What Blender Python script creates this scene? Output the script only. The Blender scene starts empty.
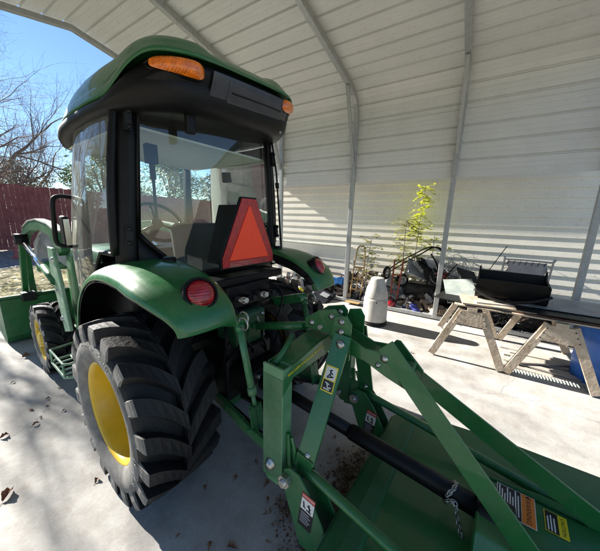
import bpy, bmesh, math, random
from mathutils import Vector, Matrix, Euler
R = math.radians
rnd = random.Random(7)
S = bpy.context.scene
COL = S.collection

# ------------------------------------------------------------------ camera, world, sun, exposure
YAW, PIT, ROL = 0.941, 0.211, 0.028
f_ = Vector((math.sin(YAW)*math.cos(PIT), math.cos(YAW)*math.cos(PIT), -math.sin(PIT)))
r_ = Vector((math.cos(YAW), -math.sin(YAW), 0)); u_ = r_.cross(f_)
r2 = math.cos(ROL)*r_ + math.sin(ROL)*u_; u2 = -math.sin(ROL)*r_ + math.cos(ROL)*u_
cd = bpy.data.cameras.new('camera'); cam = bpy.data.objects.new('camera', cd); COL.objects.link(cam)
m = Matrix((r2, u2, -f_)).transposed().to_4x4(); m.translation = Vector((-1.146, -1.515, 1.511))
cam.matrix_world = m
cd.sensor_fit = 'HORIZONTAL'; cd.sensor_width = 36; cd.lens = 36*267.7/600; cd.clip_start = .02; cd.clip_end = 400
S.camera = cam
SUN_AZ, SUN_EL = -7.0, 29.0          # degrees, azimuth from +Y towards +X
w = bpy.data.worlds.new('World'); S.world = w; w.use_nodes = True
nt = w.node_tree; bg = nt.nodes['Background']; sky = nt.nodes.new('ShaderNodeTexSky')
sky.sky_type = 'NISHITA'; sky.sun_disc = False; sky.sun_elevation = R(SUN_EL); sky.sun_rotation = R(SUN_AZ)
sky.air_density = 1.0; sky.dust_density = 0; sky.ozone_density = 4.5
nt.links.new(sky.outputs[0], bg.inputs[0]); bg.inputs[1].default_value = .05
sd = bpy.data.lights.new('sun', 'SUN'); sd.energy = 5.0; sd.angle = R(.5); sd.color = (1, .955, .88)
so = bpy.data.objects.new('sun', sd); COL.objects.link(so)
sdir = Vector((math.sin(R(SUN_AZ))*math.cos(R(SUN_EL)), math.cos(R(SUN_AZ))*math.cos(R(SUN_EL)), math.sin(R(SUN_EL))))
so.rotation_euler = sdir.to_track_quat('Z', 'Y').to_euler(); so.location = (0, 0, 12)
S.view_settings.view_transform = 'Standard'; S.view_settings.look = 'None'; S.view_settings.gamma = 1
S.view_settings.use_curve_mapping = False; S.view_settings.exposure = 1.93
S.render.engine = 'CYCLES'
try:
    S.cycles.max_bounces = 10; S.cycles.diffuse_bounces = 6; S.cycles.transparent_max_bounces = 16
except Exception: pass

# ------------------------------------------------------------------ materials
def mat(name, col, rough=.6, metal=0, spec=.5, var=.0, scale=8, col2=None, bump=0, bscale=40, coat=0, rvar=0, detail=5, thr=None, obj=True):
    m = bpy.data.materials.new(name); m.use_nodes = True; n = m.node_tree.nodes; L = m.node_tree.links
    b = n['Principled BSDF']; b.inputs['Roughness'].default_value = rough; b.inputs['Metallic'].default_value = metal
    b.inputs['Specular IOR Level'].default_value = spec; b.inputs['Coat Weight'].default_value = coat
    b.inputs['Base Color'].default_value = (*col, 1)
    tc = n.new('ShaderNodeTexCoord'); co = tc.outputs['Object']
    if var or col2:
        t = n.new('ShaderNodeTexNoise'); t.inputs['Scale'].default_value = scale; t.inputs['Detail'].default_value = detail
        t.inputs['Roughness'].default_value = .62
        L.new(co, t.inputs['Vector']); r = n.new('ShaderNodeValToRGB')
        lo, hi = thr or (.33, .68)
        r.color_ramp.elements[0].position = lo; r.color_ramp.elements[1].position = hi
        c2 = col2 or tuple(min(1, c*(1+var)) for c in col); c1 = col if col2 else tuple(c*(1-var) for c in col)
        r.color_ramp.elements[0].color = (*c1, 1); r.color_ramp.elements[1].color = (*c2, 1)
        L.new(t.outputs['Fac'], r.inputs['Fac']); L.new(r.outputs[0], b.inputs['Base Color'])
        if rvar:
            mr = n.new('ShaderNodeMapRange'); mr.inputs['To Min'].default_value = max(0, rough-rvar); mr.inputs['To Max'].default_value = min(1, rough+rvar)
            L.new(t.outputs['Fac'], mr.inputs['Value']); L.new(mr.outputs[0], b.inputs['Roughness'])
    if bump:
        t2 = n.new('ShaderNodeTexNoise'); t2.inputs['Scale'].default_value = bscale; t2.inputs['Detail'].default_value = 6
        L.new(co, t2.inputs['Vector']); bp = n.new('ShaderNodeBump'); bp.inputs['Strength'].default_value = bump; bp.inputs['Distance'].default_value = .01
        L.new(t2.outputs['Fac'], bp.inputs['Height']); L.new(bp.outputs[0], b.inputs['Normal'])
    return m
M = {}
M['green'] = mat('green_paint', (.010, .120, .029), .38, col2=(.030, .150, .050), scale=13, detail=12, thr=(.42, .82), coat=.3, rvar=.16, bump=.03, bscale=150)
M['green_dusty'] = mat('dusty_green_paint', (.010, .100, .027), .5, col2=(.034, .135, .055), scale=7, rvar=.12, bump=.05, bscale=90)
M['green_pale'] = mat('pale_and_skylit_green', (.04, .19, .07), .4, col2=(.15, .29, .16), scale=5, rvar=.1)  # on the left hitch upright this paleness paints sky light
M['step'] = mat('worn_green_paint', (.10, .26, .13), .5, col2=(.35, .45, .36), scale=14)
M['green_dark'] = mat('dark_green_paint', (.006, .05, .014), .5, col2=(.016, .085, .03), scale=16, rvar=.15, bump=.2, bscale=40, detail=10)  # darker, blotchy copy of the green
M['black'] = mat('black_plastic', (.005, .005, .0055), .45, spec=.22, var=.3, scale=20, rvar=.1, bump=.04, bscale=200)
M['roofpanel'] = mat('grey_plastic', (.035, .037, .045), .36, var=.2, scale=12, bump=.04, bscale=220)
M['rubber'] = mat('tyre_rubber', (.006, .006, .007), .6, spec=.35, col2=(.016, .0155, .015), scale=5, bump=.25, bscale=60)
M['rubber_side'] = mat('tyre_sidewall', (.075, .072, .068), .9, col2=(.26, .25, .23), scale=9, bump=.15, bscale=80, thr=(.3, .75))
for k_ in ('green', 'green_dusty', 'green_pale', 'green_dark', 'yellow_'):
    if k_ not in M: continue
    n = M[k_].node_tree.nodes; L = M[k_].node_tree.links; b_ = n['Principled BSDF']; src = b_.inputs['Base Color'].links[0].from_socket; tc = n.new('ShaderNodeTexCoord')
    for sc_, lo_, hi_, cc, ff in ((34, .55, .68, (.10, .11, .07), .35), (90, .61, .66, (.20, .20, .16), .5), (7, .52, .70, (.07, .095, .055), .38)):
        t = n.new('ShaderNodeTexNoise'); t.inputs['Scale'].default_value = sc_; t.inputs['Detail'].default_value = 10; t.inputs['Roughness'].default_value = .7; L.new(tc.outputs['Object'], t.inputs['Vector'])
        r = n.new('ShaderNodeMapRange'); r.inputs['From Min'].default_value = lo_; r.inputs['From Max'].default_value = hi_; r.inputs['To Max'].default_value = ff; L.new(t.outputs[0], r.inputs['Value'])
        x = n.new('ShaderNodeMixRGB'); L.new(r.outputs[0], x.inputs[0]); L.new(src, x.inputs[1]); x.inputs[2].default_value = (*cc, 1); src = x.outputs[0]
    L.new(src, b_.inputs['Base Color'])
M['yellow'] = mat('yellow_wheel_paint', (.62, .40, .012), .38, var=.12, scale=5, coat=.2, rvar=.1)
M['steel'] = mat('zinc_steel', (.45, .45, .43), .38, 1, var=.25, scale=30)
M['chrome'] = mat('polished_rod', (.8, .8, .8), .12, 1)
M['darkmetal'] = mat('greasy_metal', (.014, .014, .014), .5, .5, var=.4, scale=15, bump=.2)
M['orange'] = mat('amber_lens', (.75, .17, .01), .15, var=.35, scale=35, coat=.6)
M['redlens'] = mat('red_lens', (.30, .004, .012), .12, var=.4, scale=30, coat=.6)
M['smv_orange'] = mat('fluorescent_orange', (1.0, .065, .015), .55, var=.06, scale=10)
M['smv_red'] = mat('red_reflector', (.40, .012, .015), .3, var=.3, scale=40)
M['white_plastic'] = mat('white_plastic', (.62, .60, .55), .5, var=.08, scale=6)
M['seat'] = mat('grey_vinyl', (.17, .17, .17), .6, var=.1)
M['seatdark'] = mat('dark_vinyl', (.055, .058, .06), .6, var=.15, bump=.1, bscale=30)
M['beige'] = mat('beige_headliner', (.80, .78, .70), .8, var=.04)
M['floor'] = mat('x', (.5, .5, .5))
M['wood'] = mat('weathered_pine', (.33, .25, .17), .8, col2=(.54, .45, .35), scale=11, bump=.3, detail=10)
M['board'] = mat('grey_boards', (.33, .29, .24), .8, col2=(.5, .46, .4), scale=8)
M['blue'] = mat('blue_barrel_plastic', (.02, .13, .50), .4, var=.15)
M['bluebag'] = mat('blue_bag', (.04, .22, .62), .45, var=.3)
M['sheet'] = mat('dull_sheet_metal', (.20, .21, .22), .5, .3, col2=(.36, .37, .37), scale=5, detail=9)
M['whitesheet'] = mat('white_board', (.22, .26, .24), .6, col2=(.38, .41, .38), scale=7, detail=9)
M['redpaint'] = mat('red_paint', (.24, .035, .025), .5, var=.3)
M['redfaded'] = mat('faded_red_paint', (.22, .05, .035), .7, col2=(.33, .22, .17), scale=10)
M['tan'] = mat('tan_orange_paint', (.38, .24, .10), .55, var=.2)
M['can'] = mat('off_white_paint', (.30, .29, .255), .6, col2=(.44, .425, .39), scale=9, detail=9, thr=(.3, .5))
M['galv'] = mat('galvanised_tube', (.36, .37, .37), .45, .35, var=.12, scale=20)
M['post'] = mat('galvanised_post', (.30, .31, .31), .5, .2, var=.12, scale=20)
M['decal_white'] = mat('decal_white', (.7, .7, .68), .4)
M['decal_black'] = mat('decal_black', (.015, .015, .015), .4)
M['decal_yellow'] = mat('decal_yellow', (.75, .6, .02), .4)
M['decal_orange'] = mat('decal_orange', (.75, .22, .03), .4)
M['decal_red'] = mat('decal_red', (.55, .05, .03), .4)
M['cone'] = mat('cone_orange', (.36, .09, .08), .6)
M['leafdry'] = mat('dry_leaf', (.16, .07, .035), .8, col2=(.34, .19, .11), scale=15)
M['bark'] = mat('bark', (.09, .07, .06), .9, var=.3, scale=12, bump=.4)
M['twig'] = mat('twig', (.14, .11, .10), .85, var=.2)
M['rope'] = mat('grey_cloth', (.3, .3, .33), .8, var=.15)
M['tarp'] = mat('blue_tarp', (.03, .04, .22), .5, var=.3)
M['glassclear'] = mat('y', (.5, .5, .5))

for k_ in ('orange', 'redlens', 'smv_red'):
    n = M[k_].node_tree.nodes; L = M[k_].node_tree.links; wv = n.new('ShaderNodeTexWave'); wv.inputs['Scale'].default_value = 28; wv.bands_direction = 'X' if k_ != 'redlens' else 'Z'
    tc = n.new('ShaderNodeTexCoord'); L.new(tc.outputs['Object'], wv.inputs['Vector']); bp = n.new('ShaderNodeBump'); bp.inputs['Strength'].default_value = .35; bp.inputs['Distance'].default_value = .004
    L.new(wv.outputs['Fac'], bp.inputs['Height']); L.new(bp.outputs[0], n['Principled BSDF'].inputs['Normal'])
def leaf_mat(name, c1, c2, trans=.35):
    m = bpy.data.materials.new(name); m.use_nodes = True; n = m.node_tree.nodes; L = m.node_tree.links
    b = n['Principled BSDF']; o = n['Material Output']; b.inputs['Roughness'].default_value = .55
    g = n.new('ShaderNodeNewGeometry'); r = n.new('ShaderNodeValToRGB')
    r.color_ramp.elements[0].color = (*c1, 1); r.color_ramp.elements[1].color = (*c2, 1)
    L.new(g.outputs['Random Per Island'], r.inputs[0]); L.new(r.outputs[0], b.inputs['Base Color'])
    t = n.new('ShaderNodeBsdfTranslucent'); L.new(r.outputs[0], t.inputs[0]); mx = n.new('ShaderNodeMixShader'); mx.inputs[0].default_value = trans
    L.new(b.outputs[0], mx.inputs[1]); L.new(t.outputs[0], mx.inputs[2]); L.new(mx.outputs[0], o.inputs[0]); return m
M['leaf_yellow'] = leaf_mat('yellow_green_leaf', (.38, .45, .03), (.62, .62, .08), .5)
M['leaf_olive'] = leaf_mat('pale_olive_leaf', (.20, .22, .06), (.40, .38, .14), .4)
M['leaf_green'] = leaf_mat('green_leaf', (.05, .10, .02), (.16, .22, .05), .35)
M['debris_dark'] = leaf_mat('dark_debris', (.012, .012, .013), (.16, .11, .08), .02)
M['debris_pale'] = leaf_mat('pale_debris', (.10, .12, .16), (.55, .54, .52), .02)
M['leaf_grey'] = leaf_mat('grey_twiggy_leaf', (.09, .08, .055), (.20, .18, .13), .3)
M['leaf_dark'] = leaf_mat('dark_leaf', (.02, .04, .012), (.06, .08, .03), .3)
M['leaf_brown'] = leaf_mat('brown_leaf', (.10, .05, .025), (.24, .14, .08), .1)

def glass(name, tint, dust, refl=1.0):
    m = bpy.data.materials.new(name); m.use_nodes = True; n = m.node_tree.nodes; L = m.node_tree.links
    n.remove(n['Principled BSDF']); o = n['Material Output']
    tr = n.new('ShaderNodeBsdfTransparent'); tr.inputs[0].default_value = (*tint, 1)
    gl = n.new('ShaderNodeBsdfGlossy'); gl.inputs['Roughness'].default_value = .015; gl.inputs[0].default_value = (refl, refl, refl, 1)
    fr = n.new('ShaderNodeFresnel'); fr.inputs[0].default_value = 1.65
    mx = n.new('ShaderNodeMixShader'); L.new(fr.outputs[0], mx.inputs[0]); L.new(tr.outputs[0], mx.inputs[1]); L.new(gl.outputs[0], mx.inputs[2])
    df = n.new('ShaderNodeBsdfDiffuse'); df.inputs[0].default_value = (.6, .6, .56, 1)
    tl = n.new('ShaderNodeBsdfTranslucent'); tl.inputs[0].default_value = (.6, .6, .56, 1)
    dm = n.new('ShaderNodeMixShader'); dm.inputs[0].default_value = .5; L.new(df.outputs[0], dm.inputs[1]); L.new(tl.outputs[0], dm.inputs[2])
    t = n.new('ShaderNodeTexNoise'); t.inputs['Scale'].default_value = 5; t.inputs['Detail'].default_value = 9; t.inputs['Roughness'].default_value = .7
    tc = n.new('ShaderNodeTexCoord'); mp = n.new('ShaderNodeMapping'); mp.inputs['Scale'].default_value = (1.6, 1.6, 1.1)
    L.new(tc.outputs['Object'], mp.inputs[0]); L.new(mp.outputs[0], t.inputs['Vector'])
    mr = n.new('ShaderNodeMapRange'); mr.inputs['From Min'].default_value = .35; mr.inputs['From Max'].default_value = .75
    mr.inputs['To Min'].default_value = dust*.65; mr.inputs['To Max'].default_value = dust*1.4
    L.new(t.outputs['Fac'], mr.inputs['Value']); m2 = n.new('ShaderNodeMixShader'); L.new(mr.outputs[0], m2.inputs[0])
    L.new(mx.outputs[0], m2.inputs[1]); L.new(dm.outputs[0], m2.inputs[2]); L.new(m2.outputs[0], o.inputs[0]); return m
M['glass'] = glass('cab_glass', (.90, .97, .94), .035)
M['glass_dusty'] = glass('dusty_door_glass', (.84, .93, .89), .22)

def concrete():
    m = bpy.data.materials.new('concrete'); m.use_nodes = True; n = m.node_tree.nodes; L = m.node_tree.links; b = n['Principled BSDF']
    tc = n.new('ShaderNodeTexCoord'); co = tc.outputs['Object']; b.inputs['Roughness'].default_value = .82
    def noise(s, d=6, r=.6):
        t = n.new('ShaderNodeTexNoise'); t.inputs['Scale'].default_value = s; t.inputs['Detail'].default_value = d; t.inputs['Roughness'].default_value = r; L.new(co, t.inputs['Vector']); return t
    def ramp(src, e):
        r = n.new('ShaderNodeValToRGB'); r.color_ramp.elements[0].position = e[0][0]; r.color_ramp.elements[0].color = (*e[0][1], 1)
        r.color_ramp.elements[1].position = e[1][0]; r.color_ramp.elements[1].color = (*e[1][1], 1); L.new(src, r.inputs[0]); return r
    def mul(a, c, f=1):
        x = n.new('ShaderNodeMixRGB'); x.blend_type = 'MULTIPLY'; x.inputs[0].default_value = f; L.new(a, x.inputs[1]); L.new(c, x.inputs[2]); return x
    base = ramp(noise(1.3).outputs[0], ((.3, (.36, .346, .322)), (.7, (.47, .455, .428))))
    blot = ramp(noise(3.5, 9, .72).outputs[0], ((.36, (.74, .71, .68)), (.56, (1, 1, 1))))
    fine = ramp(noise(75, 4, .7).outputs[0], ((.3, (.86, .86, .86)), (.62, (1, 1, 1))))
    sp = ramp(noise(27, 8, .8).outputs[0], ((.285, (.45, .40, .34)), (.37, (1, 1, 1))))
    x = mul(base.outputs[0], blot.outputs[0]); x = mul(x.outputs[0], fine.outputs[0]); x = mul(x.outputs[0], sp.outputs[0], .6)
    vo = n.new('ShaderNodeTexVoronoi'); vo.feature = 'DISTANCE_TO_EDGE'; vo.inputs['Scale'].default_value = .33
    wn = noise(2.2, 8, .65); av = n.new('ShaderNodeMixRGB'); av.blend_type = 'ADD'; av.inputs[0].default_value = .35; L.new(co, av.inputs[1]); L.new(wn.outputs['Color'], av.inputs[2]); L.new(av.outputs[0], vo.inputs['Vector'])
    cr = n.new('ShaderNodeMapRange'); cr.inputs['From Max'].default_value = .0016; cr.inputs['To Min'].default_value = .55; cr.inputs['To Max'].default_value = 1; L.new(vo.outputs['Distance'], cr.inputs['Value'])
    x = mul(x.outputs[0], cr.outputs[0])
    oil = ramp(noise(.9, 3, .5).outputs[0], ((.66, (1, 1, 1)), (.80, (.62, .60, .57)))); x = mul(x.outputs[0], oil.outputs[0])
    L.new(x.outputs[0], b.inputs['Base Color'])
    bp = n.new('ShaderNodeBump'); bp.inputs['Strength'].default_value = .25; bp.inputs['Distance'].default_value = .004; L.new(noise(60, 8, .7).outputs[0], bp.inputs['Height']); L.new(bp.outputs[0], b.inputs['Normal'])
    return m
M['floor'] = concrete()
M['ground'] = mat('yard_ground', (.20, .17, .12), .95, col2=(.42, .36, .24), scale=5, bump=.6, bscale=25, detail=9, thr=(.35, .62))
M['gravel'] = mat('gravel', (.16, .15, .145), .95, col2=(.26, .25, .24), scale=9, bump=.6, bscale=40, detail=9)
M['grass'] = mat('grass_soil', (.17, .15, .06), .95, col2=(.44, .37, .18), scale=7, bump=.5, bscale=30, detail=10)
def metal_panel(name, c, dirt):
    m = mat(name, c, .42, 0, var=.04, scale=2.5, bump=.03, bscale=8); n = m.node_tree.nodes; L = m.node_tree.links; b = n['Principled BSDF']
    if dirt:
        src = b.inputs['Base Color'].links[0].from_socket; tc = n.new('ShaderNodeTexCoord'); t = n.new('ShaderNodeTexNoise')
        mp = n.new('ShaderNodeMapping'); mp.inputs['Scale'].default_value = (1, 1.0, 3.5); L.new(tc.outputs['Object'], mp.inputs[0]); L.new(mp.outputs[0], t.inputs['Vector'])
        t.inputs['Scale'].default_value = 22; t.inputs['Detail'].default_value = 4; t.inputs['Roughness'].default_value = .7
        r = n.new('ShaderNodeValToRGB'); r.color_ramp.elements[0].position = .31; r.color_ramp.elements[0].color = (.35, .3, .2, 1); r.color_ramp.elements[1].position = .39; r.color_ramp.elements[1].color = (1, 1, 1, 1)
        L.new(t.outputs[0], r.inputs[0]); x = n.new('ShaderNodeMixRGB'); x.blend_type = 'MULTIPLY'; x.inputs[0].default_value = dirt; L.new(src, x.inputs[1]); L.new(r.outputs[0], x.inputs[2]); L.new(x.outputs[0], b.inputs['Base Color'])
    return m
M['roofmetal'] = metal_panel('cream_roof_metal', (.61, .61, .585), .35)
M['siding'] = metal_panel('cream_lap_siding', (.86, .81, .69), .8)
M['fence'] = mat('dark_red_fence_paint', (.17, .04, .038), .8, col2=(.27, .085, .08), scale=3, detail=10)

# ------------------------------------------------------------------ mesh builder
class MB:
    def __init__(s): s.v = []; s.f = []; s.sm = []
    def add(s, vs, fs, smooth=False):
        o = len(s.v); s.v += [tuple(v) for v in vs]; s.f += [tuple(i+o for i in f) for f in fs]; s.sm += [smooth]*len(fs); return s
    def box(s, c, d, rot=None):
        c = Vector(c); hx, hy, hz = d[0]/2, d[1]/2, d[2]/2
        rm = rot.to_matrix() if isinstance(rot, Euler) else (rot or Matrix.Identity(3))
        vs = [c + rm @ Vector((x*hx, y*hy, z*hz)) for x in (-1, 1) for y in (-1, 1) for z in (-1, 1)]
        return s.add(vs, [(0, 1, 3, 2), (4, 6, 7, 5), (0, 4, 5, 1), (2, 3, 7, 6), (0, 2, 6, 4), (1, 5, 7, 3)])
    def bar(s, a, b, w, h, up=(0, 0, 1)):      # box from a to b, w across, h along 'up'
        a, b = Vector(a), Vector(b); d = (b-a); L = d.length; d.normalize(); x = d.cross(Vector(up))
        if x.length < 1e-4: x = d.cross(Vector((1, 0, 0)))
        x.normalize(); z = x.cross(d)
        return s.box((a+b)/2, (w, L, h), Matrix((x, d, z)).transposed())
    def tube(s, pts, r, seg=10, caps=True):
        P = [Vector(p) for p in pts]; rr = r if isinstance(r, (list, tuple)) else [r]*len(P); vs = []; up = None
        for i, p in enumerate(P):
            d = (P[min(i+1, len(P)-1)] - P[max(i-1, 0)]).normalized()
            if up is None: up = Vector((0, 0, 1)) if abs(d.z) < .9 else Vector((1, 0, 0))
            x = d.cross(up)
            if x.length < 1e-4: x = d.orthogonal()
            x.normalize(); up = x.cross(d).normalized()
            for k in range(seg):
                a = 2*math.pi*k/seg; vs.append(p + rr[i]*(math.cos(a)*x + math.sin(a)*up))
        fs = [(i*seg+k, i*seg+(k+1) % seg, (i+1)*seg+(k+1) % seg, (i+1)*seg+k) for i in range(len(P)-1) for k in range(seg)]
        s.add(vs, fs, True)
        if caps:
            n = len(P)-1; o = len(s.v)-len(vs)
            s.f += [tuple(o+k for k in reversed(range(seg))), tuple(o+n*seg+k for k in range(seg))]; s.sm += [False, False]
        return s
    def prism(s, poly, a, b, axis='X'):         # poly in the other two axes
        def mk(p, t): return (t, p[0], p[1]) if axis == 'X' else ((p[0], t, p[1]) if axis == 'Y' else (p[0], p[1], t))
        n = len(poly); vs = [mk(p, a) for p in poly] + [mk(p, b) for p in poly]
        fs = [tuple(range(n-1, -1, -1)), tuple(range(n, 2*n))] + [(i, (i+1) % n, n+(i+1) % n, n+i) for i in range(n)]
        return s.add(vs, fs)
    def lathe(s, prof, c=(0, 0, 0), axis='X', seg=48, smooth=True, cap=False):  # prof: (along, radius)
        c = Vector(c); vs = []
        for t, r in prof:
            for k in range(seg):
                a = 2*math.pi*k/seg; x, y = r*math.cos(a), r*math.sin(a)
                vs.append(c + Vector((t, x, y) if axis == 'X' else ((x, t, y) if axis == 'Y' else (x, y, t))))
        fs = [(i*seg+k, i*seg+(k+1) % seg, (i+1)*seg+(k+1) % seg, (i+1)*seg+k) for i in range(len(prof)-1) for k in range(seg)]
        o = len(s.v); s.add(vs, fs, smooth)
        if cap:
            s.f += [tuple(o+k for k in range(seg)), tuple(o+(len(prof)-1)*seg+k for k in range(seg))]; s.sm += [False, False]
        return s
    def grid(s, fn, nu, nv, smooth=True, closed=False):
        vs = [fn(i/(nu-1), j/(nv-1)) for i in range(nu) for j in range(nv)]
        fs = [(i*nv+j, i*nv+j+1, (i+1)*nv+j+1, (i+1)*nv+j) for i in range(nu-1) for j in range(nv-1)]
        return s.add(vs, fs, smooth)
    def build(s, name, m, parent=None, bevel=0, solid=0, subsurf=0, seg=2, fix=True, auto=True):
        me = bpy.data.meshes.new(name); me.from_pydata(s.v, [], s.f); me.update()
        for p, q in zip(me.polygons, s.sm): p.use_smooth = q
        if fix:
            bm = bmesh.new(); bm.from_mesh(me); bmesh.ops.recalc_face_normals(bm, faces=bm.faces); bm.to_mesh(me); bm.free()
        o = bpy.data.objects.new(name, me); COL.objects.link(o)
        for mm in (m if isinstance(m, (list, tuple)) else [m]): me.materials.append(mm)
        if parent: o.parent = parent
        if solid:
            k = o.modifiers.new('s', 'SOLIDIFY'); k.thickness = abs(solid); k.offset = -1 if solid > 0 else 1
        if subsurf:
            k = o.modifiers.new('u', 'SUBSURF'); k.levels = k.render_levels = subsurf
        if bevel:
            k = o.modifiers.new('b', 'BEVEL'); k.width = bevel; k.segments = seg; k.limit_method = 'ANGLE'; k.angle_limit = R(40)
        return o
def tag(o, label, cat=None, group=None, kind=None):
    if label: o['label'] = label
    if cat: o['category'] = cat
    if group: o['group'] = group
    if kind: o['kind'] = kind
    return o
def thing(name, label, cat, loc=(0, 0, 0), rz=0, group=None):
    o = bpy.data.objects.new(name, None); COL.objects.link(o); o.location = loc; o.rotation_euler = (0, 0, rz); o.empty_display_size = .1
    return tag(o, label, cat, group)
def copy_tree(o, parent=None):
    c = o.copy(); COL.objects.link(c); c.parent = parent
    for ch in [x for x in list(bpy.data.objects) if x.parent == o]: copy_tree(ch, c)
    return c
def text(name, s, size, m, parent, matrix, extrude=.0006, align='CENTER', sx=1):
    cu = bpy.data.curves.new(name, 'FONT'); cu.body = s; cu.size = size; cu.extrude = extrude; cu.align_x = align; cu.align_y = 'CENTER'
    t = bpy.data.objects.new(name+'_tmp', cu); me = bpy.data.meshes.new_from_object(t); bpy.data.objects.remove(t)
    me.name = name; me.materials.clear(); me.materials.append(m)
    me.transform(matrix @ Matrix.Scale(sx, 4, Vector((1, 0, 0))))
    o = bpy.data.objects.new(name, me); COL.objects.link(o); o.parent = parent; return o
def frame(origin, x, y):       # matrix with local x,y given (text plane), z = x cross y
    x = Vector(x).normalized(); y = Vector(y); z = x.cross(y).normalized(); y = z.cross(x)
    mm = Matrix((x, y, z)).transposed().to_4x4(); mm.translation = Vector(origin); return mm
def smooth_path(pts, n=6):     # catmull-rom
    P = [Vector(p) for p in pts]; out = []
    for i in range(len(P)-1):
        p0, p1, p2, p3 = P[max(i-1, 0)], P[i], P[i+1], P[min(i+2, len(P)-1)]
        for k in range(n):
            t = k/n; out.append(.5*((2*p1)+(p2-p0)*t+(2*p0-5*p1+4*p2-p3)*t*t+(3*p1-p0-3*p2+p3)*t**3))
    return out+[P[-1]]

WA = .066                      # the carport stands turned this much against the tractor
NV = Vector((math.cos(WA), math.sin(WA), 0)); DV = Vector((-math.sin(WA), math.cos(WA), 0))
def T(n, t, z=0): return NV*n + DV*t + Vector((0, 0, z))

# ------------------------------------------------------------------ setting
def sheet(name, poly, z, m):
    o = MB().add([(x, y, z) for x, y in poly], [tuple(range(len(poly)))]).build(name, m); o['kind'] = 'structure'; return o
sheet('ground', [(-90, -70), (90, -70), (90, 110), (-90, 110)], -.03, M['ground'])
g = MB().grid(lambda u, v: (-14+30*u, 4.9+4.3*v+.25*math.sin(u*23)*(1 if v > .9 else 0), -.022+.03*math.sin(u*31+v*9)*v*(1-v)), 60, 14).build('lawn', M['grass']); g['kind'] = 'structure'
g = MB().grid(lambda u, v: (-14+30*u, 8.9+4.7*v, -.018), 10, 4).build('gravel_path', M['gravel']); g['kind'] = 'structure'
fl = MB().prism([tuple(T(a, b).xy) for a, b in ((-3.6, -6.5), (4.21, -6.5), (4.21, 4.95), (-3.6, 4.95))], -.05, 0, 'Z').build('concrete_floor', M['floor']); fl['kind'] = 'structure'  # carried on under the junk to the house wall to bounce light onto the siding

# ------------------------------------------------------------------ carport
cp = thing('metal_carport', 'open cream metal carport with galvanised bows standing over the green tractor', 'carport', (0, 0, 0), WA)
RP = [(3.355, 2.90), (3.352, 3.05), (3.325, 3.25), (3.26, 3.39), (3.14, 3.48), (2.98, 3.54)]          # eave curve then straight to ridge
def roofz(n): return 3.54 + (2.98-abs(n-.6)-.6+0)*0
def roof_profile():
    right = RP + [(.6, 3.98)]
    left = [(1.2-a, b) for a, b in reversed(RP)]
    return right + left
prof = roof_profile()
def resample_ribs(prof, pitch, h, outward=True):
    P = [Vector((a, 0, b)) for a, b in prof]; out = []; d = [0]
    for i in range(1, len(P)): d.append(d[-1]+(P[i]-P[i-1]).length)
    def at(s):
        s = max(0, min(d[-1], s))
        for i in range(1, len(P)):
            if s <= d[i]+1e-9:
                k = (s-d[i-1])/(d[i]-d[i-1]); t = (P[i]-P[i-1]).normalized(); return P[i-1].lerp(P[i], k), Vector((t.z, 0, -t.x))
        return P[-1], Vector((1, 0, 0))
    n = int(d[-1]/pitch)
    for k in range(n+1):
        for off, hh in ((0, 0), (.06, 0), (.068, .0025), (.076, 0), (.12, 0), (.128, .0025), (.136, 0), (pitch-.036, 0), (pitch-.026, h), (pitch-.012, h)):
            p, nn = at(k*pitch+off); out.append(p+nn*hh*(1 if outward else -1))
    return out
WT = 2.165
wall_prof = [(3.34, WT), (3.34, 3.05)]
# wall sheeting (lower edge of the upper side panel at WT) and roof sheeting, ribs run along the carport
T0, T1 = -2.70, 3.52
def extrude_profile(P, t0, t1, nm, m):
    k = len(P); vs = [(p.x, t0, p.z) for p in P]+[(p.x, t1, p.z) for p in P]
    o = MB().add(vs, [(i, i+1, k+i+1, k+i) for i in range(k-1)]).build(nm, m, cp, solid=.0012, fix=False); return o
extrude_profile([p for p in resample_ribs(wall_prof, .2215, .022)], T0, T1, 'side_panel', M['roofmetal'])
lp = [(1.2-3.34, WT), (1.2-3.34, 3.05)]  # unseen left twin of the panel, added to hold back sky light
extrude_profile([p for p in resample_ribs(lp, .2215, -.022)], T0, T1, 'side_panel', M['roofmetal'])
extrude_profile([p for p in resample_ribs(prof, .2215, .022)], T0, T1, 'roof_panel', M['roofmetal'])
b_ = MB(); b_.bar((3.345, T0, WT-.012), (3.345, T1, WT-.012), .012, .03); b_.build('panel_trim', M['roofmetal'], cp)
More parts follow.
